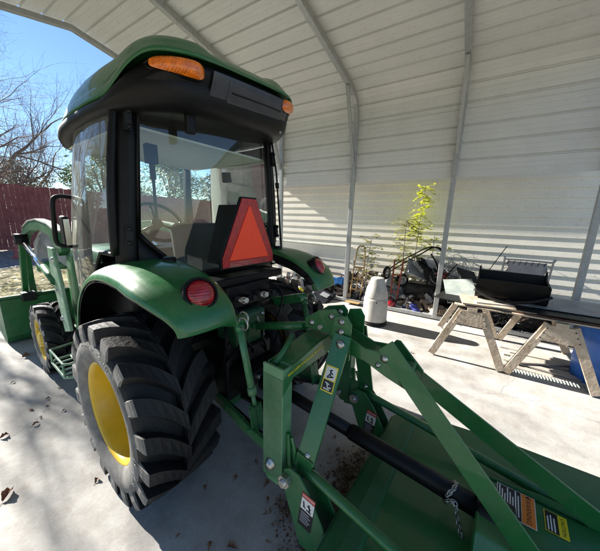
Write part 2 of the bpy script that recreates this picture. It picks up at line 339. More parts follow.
# bows
def inset(P, d):
    out = []
    for i, (a, b) in enumerate(P):
        p0 = P[max(0, i-1)]; p1 = P[min(len(P)-1, i+1)]; t = Vector((p1[0]-p0[0], p1[1]-p0[1])).normalized(); out.append((a-t.y*d, b+t.x*d) if False else (a+(-t.y)*-d*-1, b+t.x*-d*-1))
    return out
bow_pts = [(3.30, .03), (3.30, 3.02), (3.28, 3.20), (3.22, 3.33), (3.10, 3.42), (2.96, 3.475), (.6, 3.915), (-1.76, 3.475), (-1.90, 3.42), (-2.02, 3.33), (-2.08, 3.20), (-2.10, 3.02), (-2.10, .03)]
bow_ts = [3.46, 1.94, .42, -1.10, -2.62]
def bow_mesh():
    mb = MB(); wd = .033; vs = []
    P = bow_pts
    for i, (a, b) in enumerate(P):
        p0 = P[max(0, i-1)]; p1 = P[min(len(P)-1, i+1)]; t = Vector((p1[0]-p0[0], p1[1]-p0[1])).normalized(); nn = Vector((-t.y, t.x))
        for q, s in ((-wd, -wd), (wd, -wd), (wd, wd), (-wd, wd)): vs.append((a+nn.x*s, q, b+nn.y*s))
    fs = [(i*4+k, i*4+(k+1) % 4, i*4+4+(k+1) % 4, i*4+4+k) for i in range(len(P)-1) for k in range(4)] + [(0, 1, 2, 3), tuple(len(vs)-4+k for k in range(4))]
    return mb.add(vs, fs)
bow0 = bow_mesh().build('bow', M['galv'], cp, bevel=.004, seg=1)
br0 = []
for s, x0 in ((1, 0), (-1, 1.2)):
    br = MB(); br.bar((x0+s*3.255, 0, 2.44), (x0+s*2.86, 0, 3.455), .05, .045, (0, 1, 0)); br0.append(br.build('knee_brace', M['galv'], cp, bevel=.003, seg=1))
for i, t in enumerate(bow_ts):
    for o in [bow0]+br0:
        q = o if i == 0 else o.copy()
        if i: COL.objects.link(q)
        q.location = (0, t, 0)
MB().bar((3.30, T0, .045), (3.30, T1, .045), .06, .06).build('base_rail', M['galv'], cp, bevel=.004, seg=1)
MB().bar((-2.10, T0, .03), (-2.10, T1, .03), .06, .06).build('base_rail', M['galv'], cp, bevel=.004, seg=1)
# screws along the ribs of side panel
sc = MB()
for t in bow_ts:
    for k in range(5): sc.lathe([(-.006, .0), (-.006, .006), (0, .007)], (3.32, t+.045, WT+.06+k*.2215), 'X', 8)
sc.build('screws', M['steel'], cp)

# ------------------------------------------------------------------ neighbour's wall with lap siding
nh = thing('neighbour_house', 'low cream house wall with lap siding behind the carport and junk', 'house', tuple(T(4.2, 0)), WA)
HF = 4.28                   # where the eave ends in front
vs = []; LAP = .142; nl = 22; sd_ = MB()
for i in range(nl):
    z0 = .05+i*LAP
    vs += [(-.006, z0), (-.015, z0+.005), (-.0148, z0+.010), (-.006, z0+.12), (-.006, z0+LAP)]
k = len(vs)
sd_.add([(x, -9, z) for x, z in vs]+[(x, 4.25, z) for x, z in vs], [(i, i+1, k+i+1, k+i) for i in range(k-1)])
sd_.build('wall', M['siding'], nh)
MB().box((.15, -1.9, 0), (.3, 14.2, .12)).build('foundation', M['gravel'], nh)
MB().prism([(-.19, 3.14), (3.5, 4.2), (3.5, 4.28), (-.19, 3.24)], -9.3, HF, 'Y').build('roof', M['black'], nh)
MB().box((.06, -1.9, 1.55), (.12, 14.1, 3.1)).build('wall_core', M['siding'], nh)
MB().bar((-.028, .7, .93), (-.028, 3.4, .95), .03, .02).build('pipe', M['whitesheet'], nh)

# ------------------------------------------------------------------ fence and yard
fe = thing('wooden_fence', 'long dark red board fence across the back of the yard', 'fence', (0, 13.5, 0))
fb = MB(); x = -14.
while x < 16:
    wv = .145; y = rnd.uniform(-.010, .010); h = 2.42+rnd.uniform(-.02, .02); fb.box((x+wv/2, y, h/2+.02), (wv-rnd.uniform(.002, .007), .02, h)); x += wv
fb.build('boards', M['fence'], fe)
MB().box((1, .03, .5), (30, .03, .09)).box((1, .03, 1.9), (30, .03, .09)).build('rail', M['fence'], fe)
co = thing('traffic_cone', 'faded orange traffic cone in front of the red fence', 'cone', (.42, 11.0, -.018))
MB().lathe([(.03, .15), (.06, .13), (.62, .03), (.66, .028), (.66, 0)], seg=20, axis='Z').build('cone_body', M['cone'], co)
MB().box((0, 0, .018), (.36, .36, .03)).build('base', M['cone'], co, bevel=.01)

def limb(mb, p, d, L, r, depth, rr, drop=0, spread=.6, seg=6):
    p = Vector(p); d = Vector(d).normalized(); n = 4; pts = [p]; rads = [r]
    for i in range(n):
        d = (d + Vector((rr.gauss(0, .13), rr.gauss(0, .13), rr.gauss(0, .1)+drop))).normalized(); p = p + d*(L/n); pts.append(p); rads.append(r*(1-.42*(i+1)/n))
    mb.tube(pts, rads, max(3, seg), False)
    if depth == 0: return
    nb = rr.choice((3, 4)) if depth > 1 else 4
    for k in range(nb):
        i = rr.randint(1, n) if k else n; q = pts[i]; a = rr.uniform(.4, .6+spread); ax = d.cross(Vector((rr.gauss(0, 1), rr.gauss(0, 1), rr.gauss(0, 1)))).normalized()
        nd = Matrix.Rotation(a if k else a*.4, 3, ax) @ d; nd.z += .08
        limb(mb, q, nd, L*rr.uniform(.62, .85), rads[i]*(.62 if k else .85), depth-1, rr, drop, spread, seg-1)
def bare_tree(x, y, h, r, label, seed, depth=5, lean=(0, 0), leaves=0):
    t = thing('bare_tree', label, 'tree', (x, y, -.03), 0, 'leafless trees in the yard'); rr = random.Random(seed)
    mb = MB(); p = Vector((0, 0, 0)); mb.tube([p, p+Vector((lean[0]*.3, lean[1]*.3, h*.14)), p+Vector((lean[0], lean[1], h*.26))], [r*1.25, r, r*.85], 10, False)
    mb.build('trunk', M['bark'], t)
    c = MB(); top = Vector((lean[0], lean[1], h*.26))
    for k in range(4):
        a = k*math.pi/2+rr.uniform(-.5, .5); limb(c, top-Vector((0, 0, .1*k)), (math.cos(a)*.8, math.sin(a)*.8, 1.1), h*.27, r*.55, depth, rr)
    c.build('crown', M['twig'], t, fix=False)
    return t
bare_tree(1.2, 21, 10.5, .22, 'large leafless tree rising beyond the red fence, most branches of all', 3, 5)
bare_tree(-3.6, 17.5, 8.5, .17, 'leafless tree just left of the yard view, its twigs reaching into it', 11, 4)
bare_tree(3.2, 26, 9, .2, 'more distant leafless tree beside the cab roof', 21, 5)
bare_tree(-2.5, 12.0, 9.5, .13, 'slim leafless tree mostly out of view at far left, crown thickened to dapple the floor', 35, 5)  # crown made dense so its twigs dapple the sun on the left floor
bare_tree(-3.6, 14.6, 11.0, .16, 'tall leafless tree added out of view to dapple the floor, leftmost of all the bare trees', 77, 5)  # added beyond the frame to break up the sun on the floor
bare_tree(.3, 16.5, 6.5, .16, 'low spreading leafless tree right behind the fence at left', 52, 5)

def leafy(name, loc, h, rx, label, cat, m, n, seed, sz, group=None, trunk=True, zlo=.25):
    t = thing(name, label, cat, loc, 0, group); rr = random.Random(seed); mb = MB()
    cl = []
    for _ in range(26):
        a = rr.uniform(0, 6.28); rad = rx*math.sqrt(rr.random())*.8; z = h*rr.uniform(zlo, .92); sh = math.sin(math.pi*min(1, max(.12, (z/h-zlo+.15)/(1.12-zlo))))
        cl.append((Vector((math.cos(a)*rad*sh, math.sin(a)*rad*sh, z)), rx*rr.uniform(.2, .42)))
    for _ in range(n):
        c, q = rr.choice(cl); d = Vector((rr.gauss(0, 1), rr.gauss(0, 1), rr.gauss(0, .8))); d = d.normalized()*q*rr.uniform(.5, 1.12); p = c+d
        u = Vector((rr.gauss(0, 1), rr.gauss(0, 1), rr.gauss(0, 1))).normalized(); v = u.orthogonal().normalized(); s_ = sz*rr.uniform(.6, 1.4)
        mb.add([p-u*s_, p+v*s_*.5, p+u*s_, p-v*s_*.5], [(0, 1, 2, 3)])
    mb.build('crown', m, t, fix=False)
    if trunk:
        tb = MB(); tb.tube([(0, 0, 0), (.1, 0, h*.4), (0, .05, h*.75)], [rx*.09, rx*.06, rx*.02], 8)
        for c, q in cl[:10]: tb.tube([(.05, 0, h*.35), c*.6+Vector((0, 0, h*.15)), c], [rx*.03, rx*.02, rx*.008], 5)
        tb.build('trunk', M['bark'], t)
    return t
G1 = 'leafy trees beyond the fence'
leafy('leafy_tree', (5.2, 17.5, 0), 5.6, 2.4, 'yellow green leafy tree beyond the fence, seen through the cab left of centre', 'tree', M['leaf_green'], 9000, 5, .085, G1)
leafy('leafy_tree', (9.5, 18, 0), 6.2, 2.8, 'broad leafy tree beyond the fence, seen through the middle of the cab glass', 'tree', M['leaf_green'], 9000, 6, .09, G1)
leafy('leafy_tree', (1.9, 18.5, 0), 4.1, 1.9, 'rounded grey green tree showing just above the fence left of the cab', 'tree', M['leaf_grey'], 9000, 7, .05, G1)
leafy('leafy_tree', (-.9, 19.5, 0), 3.9, 1.5, 'low grey green tree above the fence at the left edge', 'tree', M['leaf_grey'], 9000, 8, .05, G1)
leafy('leafy_tree', (-6.0, 13.0, 0), 6.0, 2.3, 'leafy tree out of view at the far left, there to reflect in the door glass', 'tree', M['leaf_green'], 6000, 15, .09, G1)  # unseen tree set here for its reflection in the left door glass
leafy('leafy_tree', (15, 19, 0), 6.5, 3, 'leafy tree beyond the fence seen through the right of the cab', 'tree', M['leaf_dark'], 4000, 9, .16, G1)
# loose leaf litter on the yard: nobody could count it
rr = random.Random(4); mb = MB()
for _ in range(5000):
    x, y = rr.uniform(-3.2, 6), 5+abs(rr.gauss(0, 2.2))
    if y > 12.5: continue
    a = rr.uniform(0, 6.28); s_ = rr.uniform(.015, .045); u = Vector((math.cos(a), math.sin(a), rr.uniform(-.3, .3)))*s_; v = Vector((-math.sin(a), math.cos(a), rr.uniform(-.3, .5)))*s_*.5; p = Vector((x, y, -.005+s_*.3))
    mb.add([p-u, p+v, p+u, p-v], [(0, 1, 2, 3)])
tag(mb.build('leaf_litter', M['leaf_olive'], fix=False), 'pale dry leaf litter scattered over the yard behind the tractor', 'leaf litter', kind='stuff')

def bolts(parent, pts, ax='X', d=-1, h=.012):
    for p, r in pts:
        q = MB(); bolt(q, p, r, ax, d, h); q.build('bolt', M['steel'], parent)
def bolt(mb, p, r=.016, ax='X', d=-1, h=.014):
    mb.lathe([(d*.0, r*1.25), (d*.004, r*1.25), (d*.004, r), (d*h, r*.95), (d*h, .0)], p, ax, 12)

# ------------------------------------------------------------------ tractor
tr = thing('compact_tractor', 'green compact tractor with black framed glass cab, yellow wheels and orange warning triangle', 'tractor')
def tyre(R0, H, Wd, rimr, N, side, parent, lugw=.036, sweep=.34):
    """R0 outer radius, H lug height, Wd half width"""
    mb = MB(); Rc = R0-H
    p = [(-.76, rimr+.008), (-.88, rimr+.010), (-.955, rimr+.03), (-1.005, rimr+(Rc-rimr)*.38), (-1.02, rimr+(Rc-rimr)*.58), (-.985, rimr+(Rc-rimr)*.74), (-.90, rimr+(Rc-rimr)*.86), (-.72, rimr+(Rc-rimr)*.95), (-.4, rimr+(Rc-rimr)*.99), (0, Rc)]
    p = p+[(-a, b) for a, b in reversed(p[:-1])]
    mb.lathe([(a*Wd, b) for a, b in p], seg=72)
    # moulded ring by the bead and on the flank
    for sg in (-1, 1):
        mb.lathe([(sg*Wd*.935, rimr+.05), (sg*Wd*.985, rimr+.054), (sg*Wd*.975, rimr+.062)], seg=72)
    for sg in (-1, 1):
        for k in range(N):
            th0 = 2*math.pi*(k+(.5 if sg > 0 else 0))/N; secs = []
            ts = [0, .12, .3, .5, .7, .86, .96, 1.0]
            for t in ts:
                x = sg*(-.035+t*.995)*Wd; th = th0+sweep*(1.7*t-.7*t*t); w = lugw*(1.06-.12*t)/R0
                rt = R0-.012*t**3*(R0/.5); rb = Rc-.02-.04*t**3*(R0/.5)
                secs.append((x, th, w, rt, rb, 1.32))
            x = sg*.985*Wd; secs.append((x, th0+sweep*1.01, lugw*.92/R0, R0-.026*R0/.5, Rc-.06*R0/.5, 1.12)); x = sg*1.0*Wd; secs.append((x, th0+sweep*1.02, lugw*.90/R0, R0-.06*R0/.5, Rc-.07*R0/.5, 1.1)); x = sg*.99*Wd; secs.append((x, th0+sweep*1.03, lugw*.85/R0, rimr+(Rc-rimr)*.72, rimr+(Rc-rimr)*.62, 1.1))
            vs = []
            for x, th, w, rt, rb, fl_ in secs:
                for tt, r in ((th-w, rt), (th+w, rt), (th+w*fl_, rb), (th-w*fl_, rb)):
                    sx = -1 if side < 0 else 1; vs.append((x, r*math.sin(tt), r*math.cos(tt)))
            fs = [(i*4+j, i*4+(j+1) % 4, i*4+4+(j+1) % 4, i*4+4+j) for i in range(len(secs)-1) for j in range(4)]+[(0, 1, 2, 3), tuple(len(vs)-4+j for j in range(4))]
            mb.add(vs, fs)
    o = mb.build('tyre', [M['rubber'], M['rubber_side']], parent)
    for f in o.data.polygons:
        if abs(f.center.x) > Wd*.962 or math.hypot(f.center.y, f.center.z) < rimr+(Rc-rimr)*.5: f.material_index = 1
    bv = o.modifiers.new('b', 'BEVEL'); bv.width = .009 if R0 > .4 else .005; bv.segments = 2; bv.limit_method = 'ANGLE'; bv.angle_limit = R(45)
    return o
def ring_text(s, r, x, a0, size, parent, side):
    pitch = size*.78/r
    mb_objs = []
    for i, ch in enumerate(s):
        if ch == ' ': continue
        a = a0+i*pitch                               # angle from top, going towards the rear (-y)
        pos = Vector((x, -math.sin(a)*r, math.cos(a)*r)); up = Vector((0, -math.sin(a), math.cos(a))); right = Vector((0, -math.cos(a), -math.sin(a)))
        cu = bpy.data.curves.new('c', 'FONT'); cu.body = ch; cu.size = size; cu.extrude = .0012; cu.align_x = 'CENTER'; cu.align_y = 'CENTER'
        t = bpy.data.objects.new('c', cu); me = bpy.data.meshes.new_from_object(t); bpy.data.objects.remove(t); me.transform(frame(pos, right, up)); mb_objs.append(me)
    bm = bmesh.new()
    for me in mb_objs: bm.from_mesh(me)
    me = bpy.data.meshes.new('lettering'); bm.to_mesh(me); bm.free(); me.materials.append(M['lettering']); o = bpy.data.objects.new('lettering', me); COL.objects.link(o); o.parent = parent
M['lettering'] = mat('rubber_lettering', (.34, .33, .31), .8)
def wheel(cx, y, cz, side, rear):
    # part 'wheel' = pressed steel disc; sub-parts tyre, rim
    if rear: R0, H, Wd, rim, N, lw = .496, .055, .192, .268, 18, .040
    else: R0, H, Wd, rim, N, lw = .337, .034, .112, .192, 18, .026
    mb = MB(); s = side; e = Wd
    if rear: mb.lathe([(s*.02, .245), (s*.012, .20), (s*.0, .18), (s*.0, .09), (s*.05, .085), (s*.06, .07), (s*.06, 0)], seg=40)
    else: mb.lathe([(s*.045, .165), (s*.05, .15), (s*.07, .125), (s*.074, .085), (s*.07, .075), (s*.10, .07), (s*.11, .05), (s*.112, 0)], seg=40)
    wh = mb.build('wheel', M['yellow'], tr); wh.location = (cx, y, cz)
    bl = MB(); nb, rb, xb = (8, .14, .012) if rear else (6, .105, .082)
    for k in range(nb): a = 2*math.pi*k/nb; bl.lathe([(s*(xb-.015), .013), (s*(xb+.008), .013), (s*(xb+.010), .006), (s*(xb+.02), .006)], (0, rb*math.cos(a), rb*math.sin(a)), seg=6, cap=True, smooth=False)
    bl.build('wheel_nuts', M['steel'], wh)
    rm = MB(); pr = [(.80, rim+.012), (.84, rim+.017), (.87, rim+.012), (.865, rim+.002), (.82, rim-.006), (.74, rim-.012), (.55, rim-.016), (.3, rim-.03), (0, rim-.034), (-.3, rim-.03), (-.8, rim-.01), (-.85, rim+.01)]
    rm.lathe([(s*a*e, b) for a, b in pr], seg=64); rm.build('rim', M['yellow'], wh, solid=.004)
    ty = tyre(R0, H, Wd, rim, N, side, wh, lw, .36 if rear else .32)
    if rear and side < 0:
        for txt, a0 in (('15-19.5 NHS  INDUSTRIAL', R(-25)), ('15-19.5', R(94)), ('15-19.5', R(214))):
            ring_text(txt, .372, -Wd*1.014, a0, .022 if len(txt) > 8 else .038, wh, side)
    return wh
wheel(-.578, 0, .482, -1, True); wheel(.578, 0, .482, 1, True)
wheel(-.60, 1.80, .33, -1, False); wheel(.60, 1.80, .33, 1, False)

# ---- chassis and rear end
ch = MB(); ch.box((0, .12, .52), (.34, .75, .42)).box((0, .9, .5), (.30, 1.1, .34)).box((0, 1.75, .5), (.34, .9, .22))
ch.build('transmission_housing', M['darkmetal'], tr, bevel=.03, seg=3)
ax = MB(); ax.lathe([(-.42, .10), (-.36, .13), (-.2, .13), (.2, .13), (.36, .13), (.42, .10)], (0, 0, .482), seg=24, cap=True)
ax.build('rear_axle', M['darkmetal'], tr)
ax = MB(); ax.bar((-.52, 1.8, .33), (.52, 1.8, .33), .12, .12, (0, 1, 0)); ax.build('front_axle', M['green_dusty'], tr, bevel=.02)
# hydraulic block, lift rockshaft with arms
hb = MB(); hb.box((0, -.20, .80), (.26, .22, .24)); hbo = hb.build('hydraulic_block', M['green_dark'], tr, bevel=.03, seg=3)
MB().box((.02, -.32, .66), (.20, .08, .10)).build('valve_cover', M['darkmetal'], hbo, bevel=.015)
for (x, z) in ((-.09, .88), (.09, .88), (-.09, .73), (.09, .73)): bolts(hbo, [((x, -.312, z), .011)], 'Y', -1, .010)
for pts, r in (([(-.10, -.31, .84), (-.12, -.37, .78), (-.06, -.37, .70), (-.04, -.33, .62)], .008), ([(.08, -.31, .80), (.02, -.38, .76), (.06, -.37, .66), (.10, -.30, .55)], .009), ([(-.15, -.2, .9), (-.2, -.3, .8), (-.19, -.25, .6), (-.1, -.2, .5)], .009)): MB().tube(smooth_path(pts), r, 8).build('hose', M['black'], tr)
for s in (-1, 1): MB().lathe([(s*.30, .12), (s*.33, .255), (s*.375, .262), (s*.385, .255), (s*.385, 0)], (0, 0, .482), seg=40).build('axle_drum', M['darkmetal'], tr)
rs = MB(); rs.tube([(-.27, -.25, .90), (.27, -.25, .90)], .035, 14); rs.build('rockshaft', M['darkmetal'], tr)
for s in (-1, 1):
    la = MB(); la.bar((s*.25, -.22, .90), (s*.27, -.50, .985), .035, .06); la.tube([(s*.23, -.50, .985), (s*.31, -.50, .985)], .028, 12); la.build('lift_arm', M['green'], tr, bevel=.006)
    # lift link (adjustable rod) from arm end to lower link
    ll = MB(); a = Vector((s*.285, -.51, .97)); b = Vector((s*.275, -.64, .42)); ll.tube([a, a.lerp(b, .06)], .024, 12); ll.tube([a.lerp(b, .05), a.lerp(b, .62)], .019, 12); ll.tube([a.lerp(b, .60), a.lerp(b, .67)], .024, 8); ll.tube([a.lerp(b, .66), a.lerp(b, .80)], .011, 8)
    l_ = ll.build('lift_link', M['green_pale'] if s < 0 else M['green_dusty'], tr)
    yk = MB(); 
    for q in (-.022, .022): yk.bar(a.lerp(b, .78)+Vector((q, 0, 0)), b+Vector((q, 0, -.02)), .008, .04, (1, 0, 0))
    yk.box(a.lerp(b, .78), (.052, .04, .012)); yk.build('yoke', M['green_dusty'], l_)
    # lower link
    lk = MB(); lk.bar((s*.22, -.05, .42), (s*.30, -.55, .41), .022, .065); lk.bar((s*.30, -.52, .41), (s*.335, -.86, .40), .022, .06)
    for y in (-.12, -.38, -.62): lk.tube([(s*(.235+abs(y+.1)*.14)-.02, y, .415), (s*(.235+abs(y+.1)*.14)+.02, y, .415)], .018, 10)
    lk.build('lower_link', M['green_dusty'], tr, bevel=.004)
    st = MB(); st.tube([(s*.16, -.10, .33), (s*.22, -.40, .37), (s*.28, -.66, .40)], .012, 8); st.build('sway_bar', M['darkmetal'], tr)
# top link, runs back to the hitch
tl = MB(); tl.tube([(.0, -.27, .805), (.0, -.38, .835)], .017, 12); tl.tube([(.0, -.36, .83), (.0, -.72, .93)], .024, 14); tl.tube([(.0, -.70, .925), (0, -.87, .968)], .014, 10)
for q in (-.02, .02): tl.tube([(q-.006, -.28, .805), (q+.006, -.28, .805)], .032, 14)
tl.build('top_link', M['green'], tr)
tb = MB()
for q in (-.04, .04): tb.prism([(-.20, .72), (-.31, .76), (-.33, .83), (-.28, .86), (-.2, .86)], q-.006, q+.006, 'X')
tb.build('top_link_bracket', M['green'], tr)
for (x, y, z) in ((-.30, -.56, .99), (-.26, -.52, 1.0), (.30, -.56, .99), (.03, -.30, .85)):
    c = MB(); c.lathe([(-.004, .030), (0, .034), (.004, .030)], (x, y, z), 'X', 16); ring = MB(); 
    ring.tube([(x, y+.032*math.cos(a), z+.032*math.sin(a)) for a in [k*math.pi/8 for k in range(15)]], .005, 6); ring.build('lynch_pin_ring', M['steel'], tr)
# remote couplers and hoses between the fenders
for k, x in enumerate((-.12, -.05, .05, .12)):
    mb = MB(); mb.tube([(x, -.30, 1.02), (x, -.37, 1.03)], .02, 12); mb.tube([(x, -.36, 1.03), (x, -.39, 1.034)], .016, 12); mb.build('hydraulic_coupler', M['darkmetal'] if k % 2 else M['steel'], tr)
mb = MB(); mb.box((0, -.24, 1.03), (.36, .10, .14)).box((0, -.16, 1.12), (.70, .2, .05)); mb.build('rear_bracket', M['black'], tr, bevel=.01)
for pts, r in (([( .16, -.22, 1.1), (.20, -.38, 1.02), (.14, -.40, .86), (.16, -.28, .72)], .008), ([( -.14, -.22, 1.08), (-.18, -.36, .98), (-.15, -.38, .8), (-.17, -.25, .62)], .009), ([(.05, -.25, 1.0), (.2, -.35, .8), (.22, -.3, .6)], .007)):
    MB().tube(smooth_path(pts), r, 8).build('hose', M['black'], tr)
# pto stub, its guard and the drawbar
mb = MB(); mb.tube([(0, -.20, .50), (0, -.42, .47)], .022, 12); mb.build('pto_stub', M['steel'], tr)
mb = MB(); mb.prism([(-.13, .60), (.13, .60), (.16, .56), (.16, .44), (.15, .44), (.15, .555), (.125, .59), (-.125, .59), (-.15, .555), (-.15, .44), (-.16, .44), (-.16, .56)], -.46, -.26, 'Y'); mb.build('pto_guard', M['black'], tr, bevel=.004)
mb = MB(); mb.bar((0, .1, .27), (0, -.62, .27), .06, .03); mb.build('drawbar', M['darkmetal'], tr, bevel=.004)
mb = MB(); mb.box((0, -.16, .30), (.28, .1, .14)); mb.build('drawbar_support', M['green_dusty'], tr, bevel=.01)

# ---- fenders
FP = [(.56, .60), (.545, .78), (.50, .93), (.42, 1.06), (.30, 1.165), (.15, 1.235), (-.02, 1.265), (-.19, 1.262), (-.33, 1.235), (-.43, 1.195), (-.51, 1.145), (-.556, 1.095), (-.574, 1.055), (-.578, 1.03)]
def fender(s, inner=False, um=1.0):
    P = smooth_path([(0, a, b) for a, b in FP], 4); n = len(P)
    sec = [(.34, -.07), (.35, -.012), (.375, 0), (.46, .008), (.56, .006), (.63, -.006), (.675, -.024), (.70, -.045), (.708, -.062), (.708, -.072)]
    def fn(u, v):
        i = min(n-1, int(round(um*u*(n-1)))); p = P[i]; t = (P[min(n-1, i+1)]-P[max(0, i-1)]).normalized(); nn = Vector((0, t.z, -t.y))
        if nn.z < 0 and i < n//2: nn = -nn
        j = v*(len(sec)-1); j0 = min(len(sec)-2, int(j)); k = j-j0; x = sec[j0][0]*(1-k)+sec[j0+1][0]*k; d = sec[j0][1]*(1-k)+sec[j0+1][1]*k
        # rear end tapers in plan; nearly vertical stretch at the front
        back = max(0, (-p.y-.30)/.34); x = .36+(x-.36)*(1-.34*back**2.0); 
        if p.y < -.3: d *= (1-.55*back)
        if inner: d -= .012; x = x-.006
        nrm = Vector((0, -t.z, t.y)); nrm = nrm if (nrm.z > 0 or (abs(nrm.z) < .5 and (nrm.y > 0) == (p.y > 0))) else -nrm
        return (s*x, p.y+nrm.y*d, p.z+nrm.z*d)
    return MB().grid(fn, n, 28)
for s in (-1, 1):
    fo = fender(s).build('fender', M['green'], tr, solid=.006, fix=True)
    inn = fender(s, True, .86).build('fender_liner', M['black'], fo, solid=.004)
    # tail light on the rear slope of the fender
    c = Vector((s*.478, -.455, 1.15)); nrm = Vector((s*.15, -.80, .48)).normalized(); q = nrm.to_track_quat('X', 'Z').to_matrix(); c = c+nrm*.03
    def put(prof, nm, mt):
        m2 = MB().lathe(prof, seg=32, cap=False); m2.v = [tuple(q @ Vector(v) + c) for v in m2.v]; return m2.build(nm, mt, fo)
    put([(-.06, .078), (.020, .078), (.030, .071), (.028, .064), (.0, .062)], 'light_bezel', M['black'])
    put([(.012, .064), (.028, .060), (.042, .043), (.048, .020), (.049, 0)], 'tail_light', M['redlens'])
mb = MB(); mb.lathe([(0, .035), (.018, .035), (.022, .028), (.022, 0)], (.46, -.12, 1.268), 'Z', 20); mb.build('fuel_cap', M['black'], tr)
mb = MB(); mb.lathe([(0, .035), (.018, .035), (.022, .028), (.022, 0)], (-.42, -.12, 1.268), 'Z', 20); mb.build('fuel_cap', M['black'], tr)

# ---- cab
CB = 1.22; CT = 2.06
def bow_y(x): return .03-.10*(1-(x/.60)**2)        # rear glass bulges backwards
# rear frame: lower panel, posts and header following the curved rear
def loft(fn, nu, nv, name, m, parent, solid=0, **k): return MB().grid(fn, nu, nv).build(name, m, parent, solid=solid, **k)
def open_z(x):                                     # lower edge of the rear glass
    a = abs(x); return 1.165+.25*max(0, (a-.18)/.34)**1.7 if a > .18 else 1.165
def rearframe(x0, x1, zl, zh, nm, mt, off=0, solid=.04, par=None):
    return loft(lambda u, v: ((x0+(x1-x0)*u), bow_y(x0+(x1-x0)*u)+off+.0*v, zl(x0+(x1-x0)*u)*(1-v)+zh(x0+(x1-x0)*u)*v), 25, 4, nm, mt, par or tr, solid)
for s in (-1, 1):
    mb = MB(); mb.grid(lambda u, v: (s*(.515+.098*u), .005+.045*u*u-.02*math.sin(u*3.14), 1.12+v*.95), 6, 6); o = mb.build('rear_post', M['black'], tr, solid=.05)
    for z in (1.40, 1.78+.17):
        h = MB(); h.box((s*.570, -.006, z), (.030, .03, .10)); 
        for dz in (-.035, .035): h.lathe([(0, .011), (-.014, .011), (-.018, .006), (-.018, 0)], (s*.570, -.020, z+dz), 'Y', 10)
        h.build('hinge', M['darkmetal'], o)
rearframe(-.54, .54, lambda x: 1.06, lambda x: open_z(x)-.004, 'rear_sill', M['black'], solid=.05)
rearframe(-.54, .54, lambda x: 2.03, lambda x: 2.12, 'rear_header', M['black'], solid=.05)
rearframe(-.522, .522, lambda x: open_z(x), lambda x: 2.035, 'rear_window', M['glass'], .008, 0)
# rubber seal round the glass
ring = [(x, open_z(x)) for x in [-.518+1.036*k/24 for k in range(25)]]+[(.518, 2.03)]+[(x, 2.03) for x in [.4, .2, 0, -.2, -.4]]+[(-.518, 2.03), (-.518, open_z(-.518))]
MB().tube([(x, bow_y(x)-.006, z) for x, z in ring], .011, 8).build('window_seal', M['black'], tr)
# cab plan outline for the side glass: bulges outwards
SIDE = [(.605, .055), (.625, .25), (.630, .45), (.615, .70), (.545, .93), (.45, 1.10)]
for s in (-1, 1):
    P = smooth_path([(a, b, 0) for a, b in SIDE], 5); n = len(P)
    def sg(u, v, s=s, P=P, n=n):
        i = min(n-1, int(round(u*(n-1)))); p = P[i]; bulge = .018*math.sin(math.pi*v); tuck = -.0*v**1.5
        zlow = 1.30-.0*u if u < .15 else (1.30-(u-.15)*1.1 if u < .55 else .86)
        return (s*(p.x+bulge+tuck), p.y-.10*v*(1-u)*.0-.12*v*u, zlow*(1-v)+2.04*v)
    dg = loft(sg, n, 16, 'door_glass', M['glass_dusty'] if s < 0 else M['glass'], tr, 0)
    e0 = [sg(0, v/12) for v in range(13)]; e1 = [sg(1, v/12) for v in range(13)]; bt = [sg(k/20, 0) for k in range(21)]; tp = [sg(k/20, 1) for k in range(21)]
    MB().tube(e0, .024, 8).tube(e1, .012, 8).tube(bt, .012, 8).tube(tp, .02, 8).build('door_frame', M['black'], dg)
    # handle / latch block inside the glass, mirror arm outside
    h = MB(); h.box((s*.555, .16, 1.42), (.03, .17, .09)); h.build('door_latch', M['black'], dg, bevel=.008)
    lo = MB(); lo.tube(smooth_path([(s*.59, .70, 1.60), (s*.66, .66, 1.60), (s*.695, .64, 1.57), (s*.70, .66, 1.45), (s*.70, .68, 1.33), (s*.67, .68, 1.30), (s*.60, .68, 1.295)], 5), .013, 8)
    lo.build('grab_handle', M['black'], tr)
    mi = MB(); mi.box((s*.645, .70, 1.385), (.035, .09, .20)); mo = mi.build('mirror', M['black'], tr, bevel=.015)
    MB().box((s*.645, .652, 1.385), (.028, .004, .16)).build('mirror_glass', M['chrome'], mo)
    hg = MB(); hg.box((s*.60, .62, 1.86), (.03, .05, .09)); hg.build('door_hinge', M['black'], tr, bevel=.006)
# front window with frame
mb = MB(); mb.grid(lambda u, v: ((-.42+.84*u), 1.14+.06*math.sin(math.pi*u)-.12*v, 1.12+v*.93), 12, 4); mb.build('front_window', M['glass'], tr)
for s in (-1, 1): MB().bar((s*.43, 1.15, .9), (s*.43, 1.03, 2.03), .05, .06, (0, 1, 0)).build('front_post', M['black'], tr, bevel=.01)
MB().box((0, 1.15, 1.0), (.84, .05, .2)).build('cowl', M['black'], tr, bevel=.01)
MB().box((0, 1.03, 2.0), (.84, .05, .05)).build('front_header', M['black'], tr, bevel=.01)
mb = MB(); mb.box((0, .55, .72), (1.02, 1.15, .05)); mb.prism([(.10, .70), (.10, 1.02), (.02, 1.10), (.02, .70)], -.5, .5, 'X'); mb.build('cab_floor', M['black'], tr)
for s in (-1, 1):
    mb = MB(); mb.prism([(.56, .5), (.60, .86), (1.06, .86), (1.06, .62), (.98, .5)], s*.50-.015, s*.50+.015, 'X'); mb.build('lower_panel', M['black'], tr)
mb = MB(); mb.box((0, .53, 1.945), (.98, .94, .012)); mb.build('headliner', M['beige'], tr)
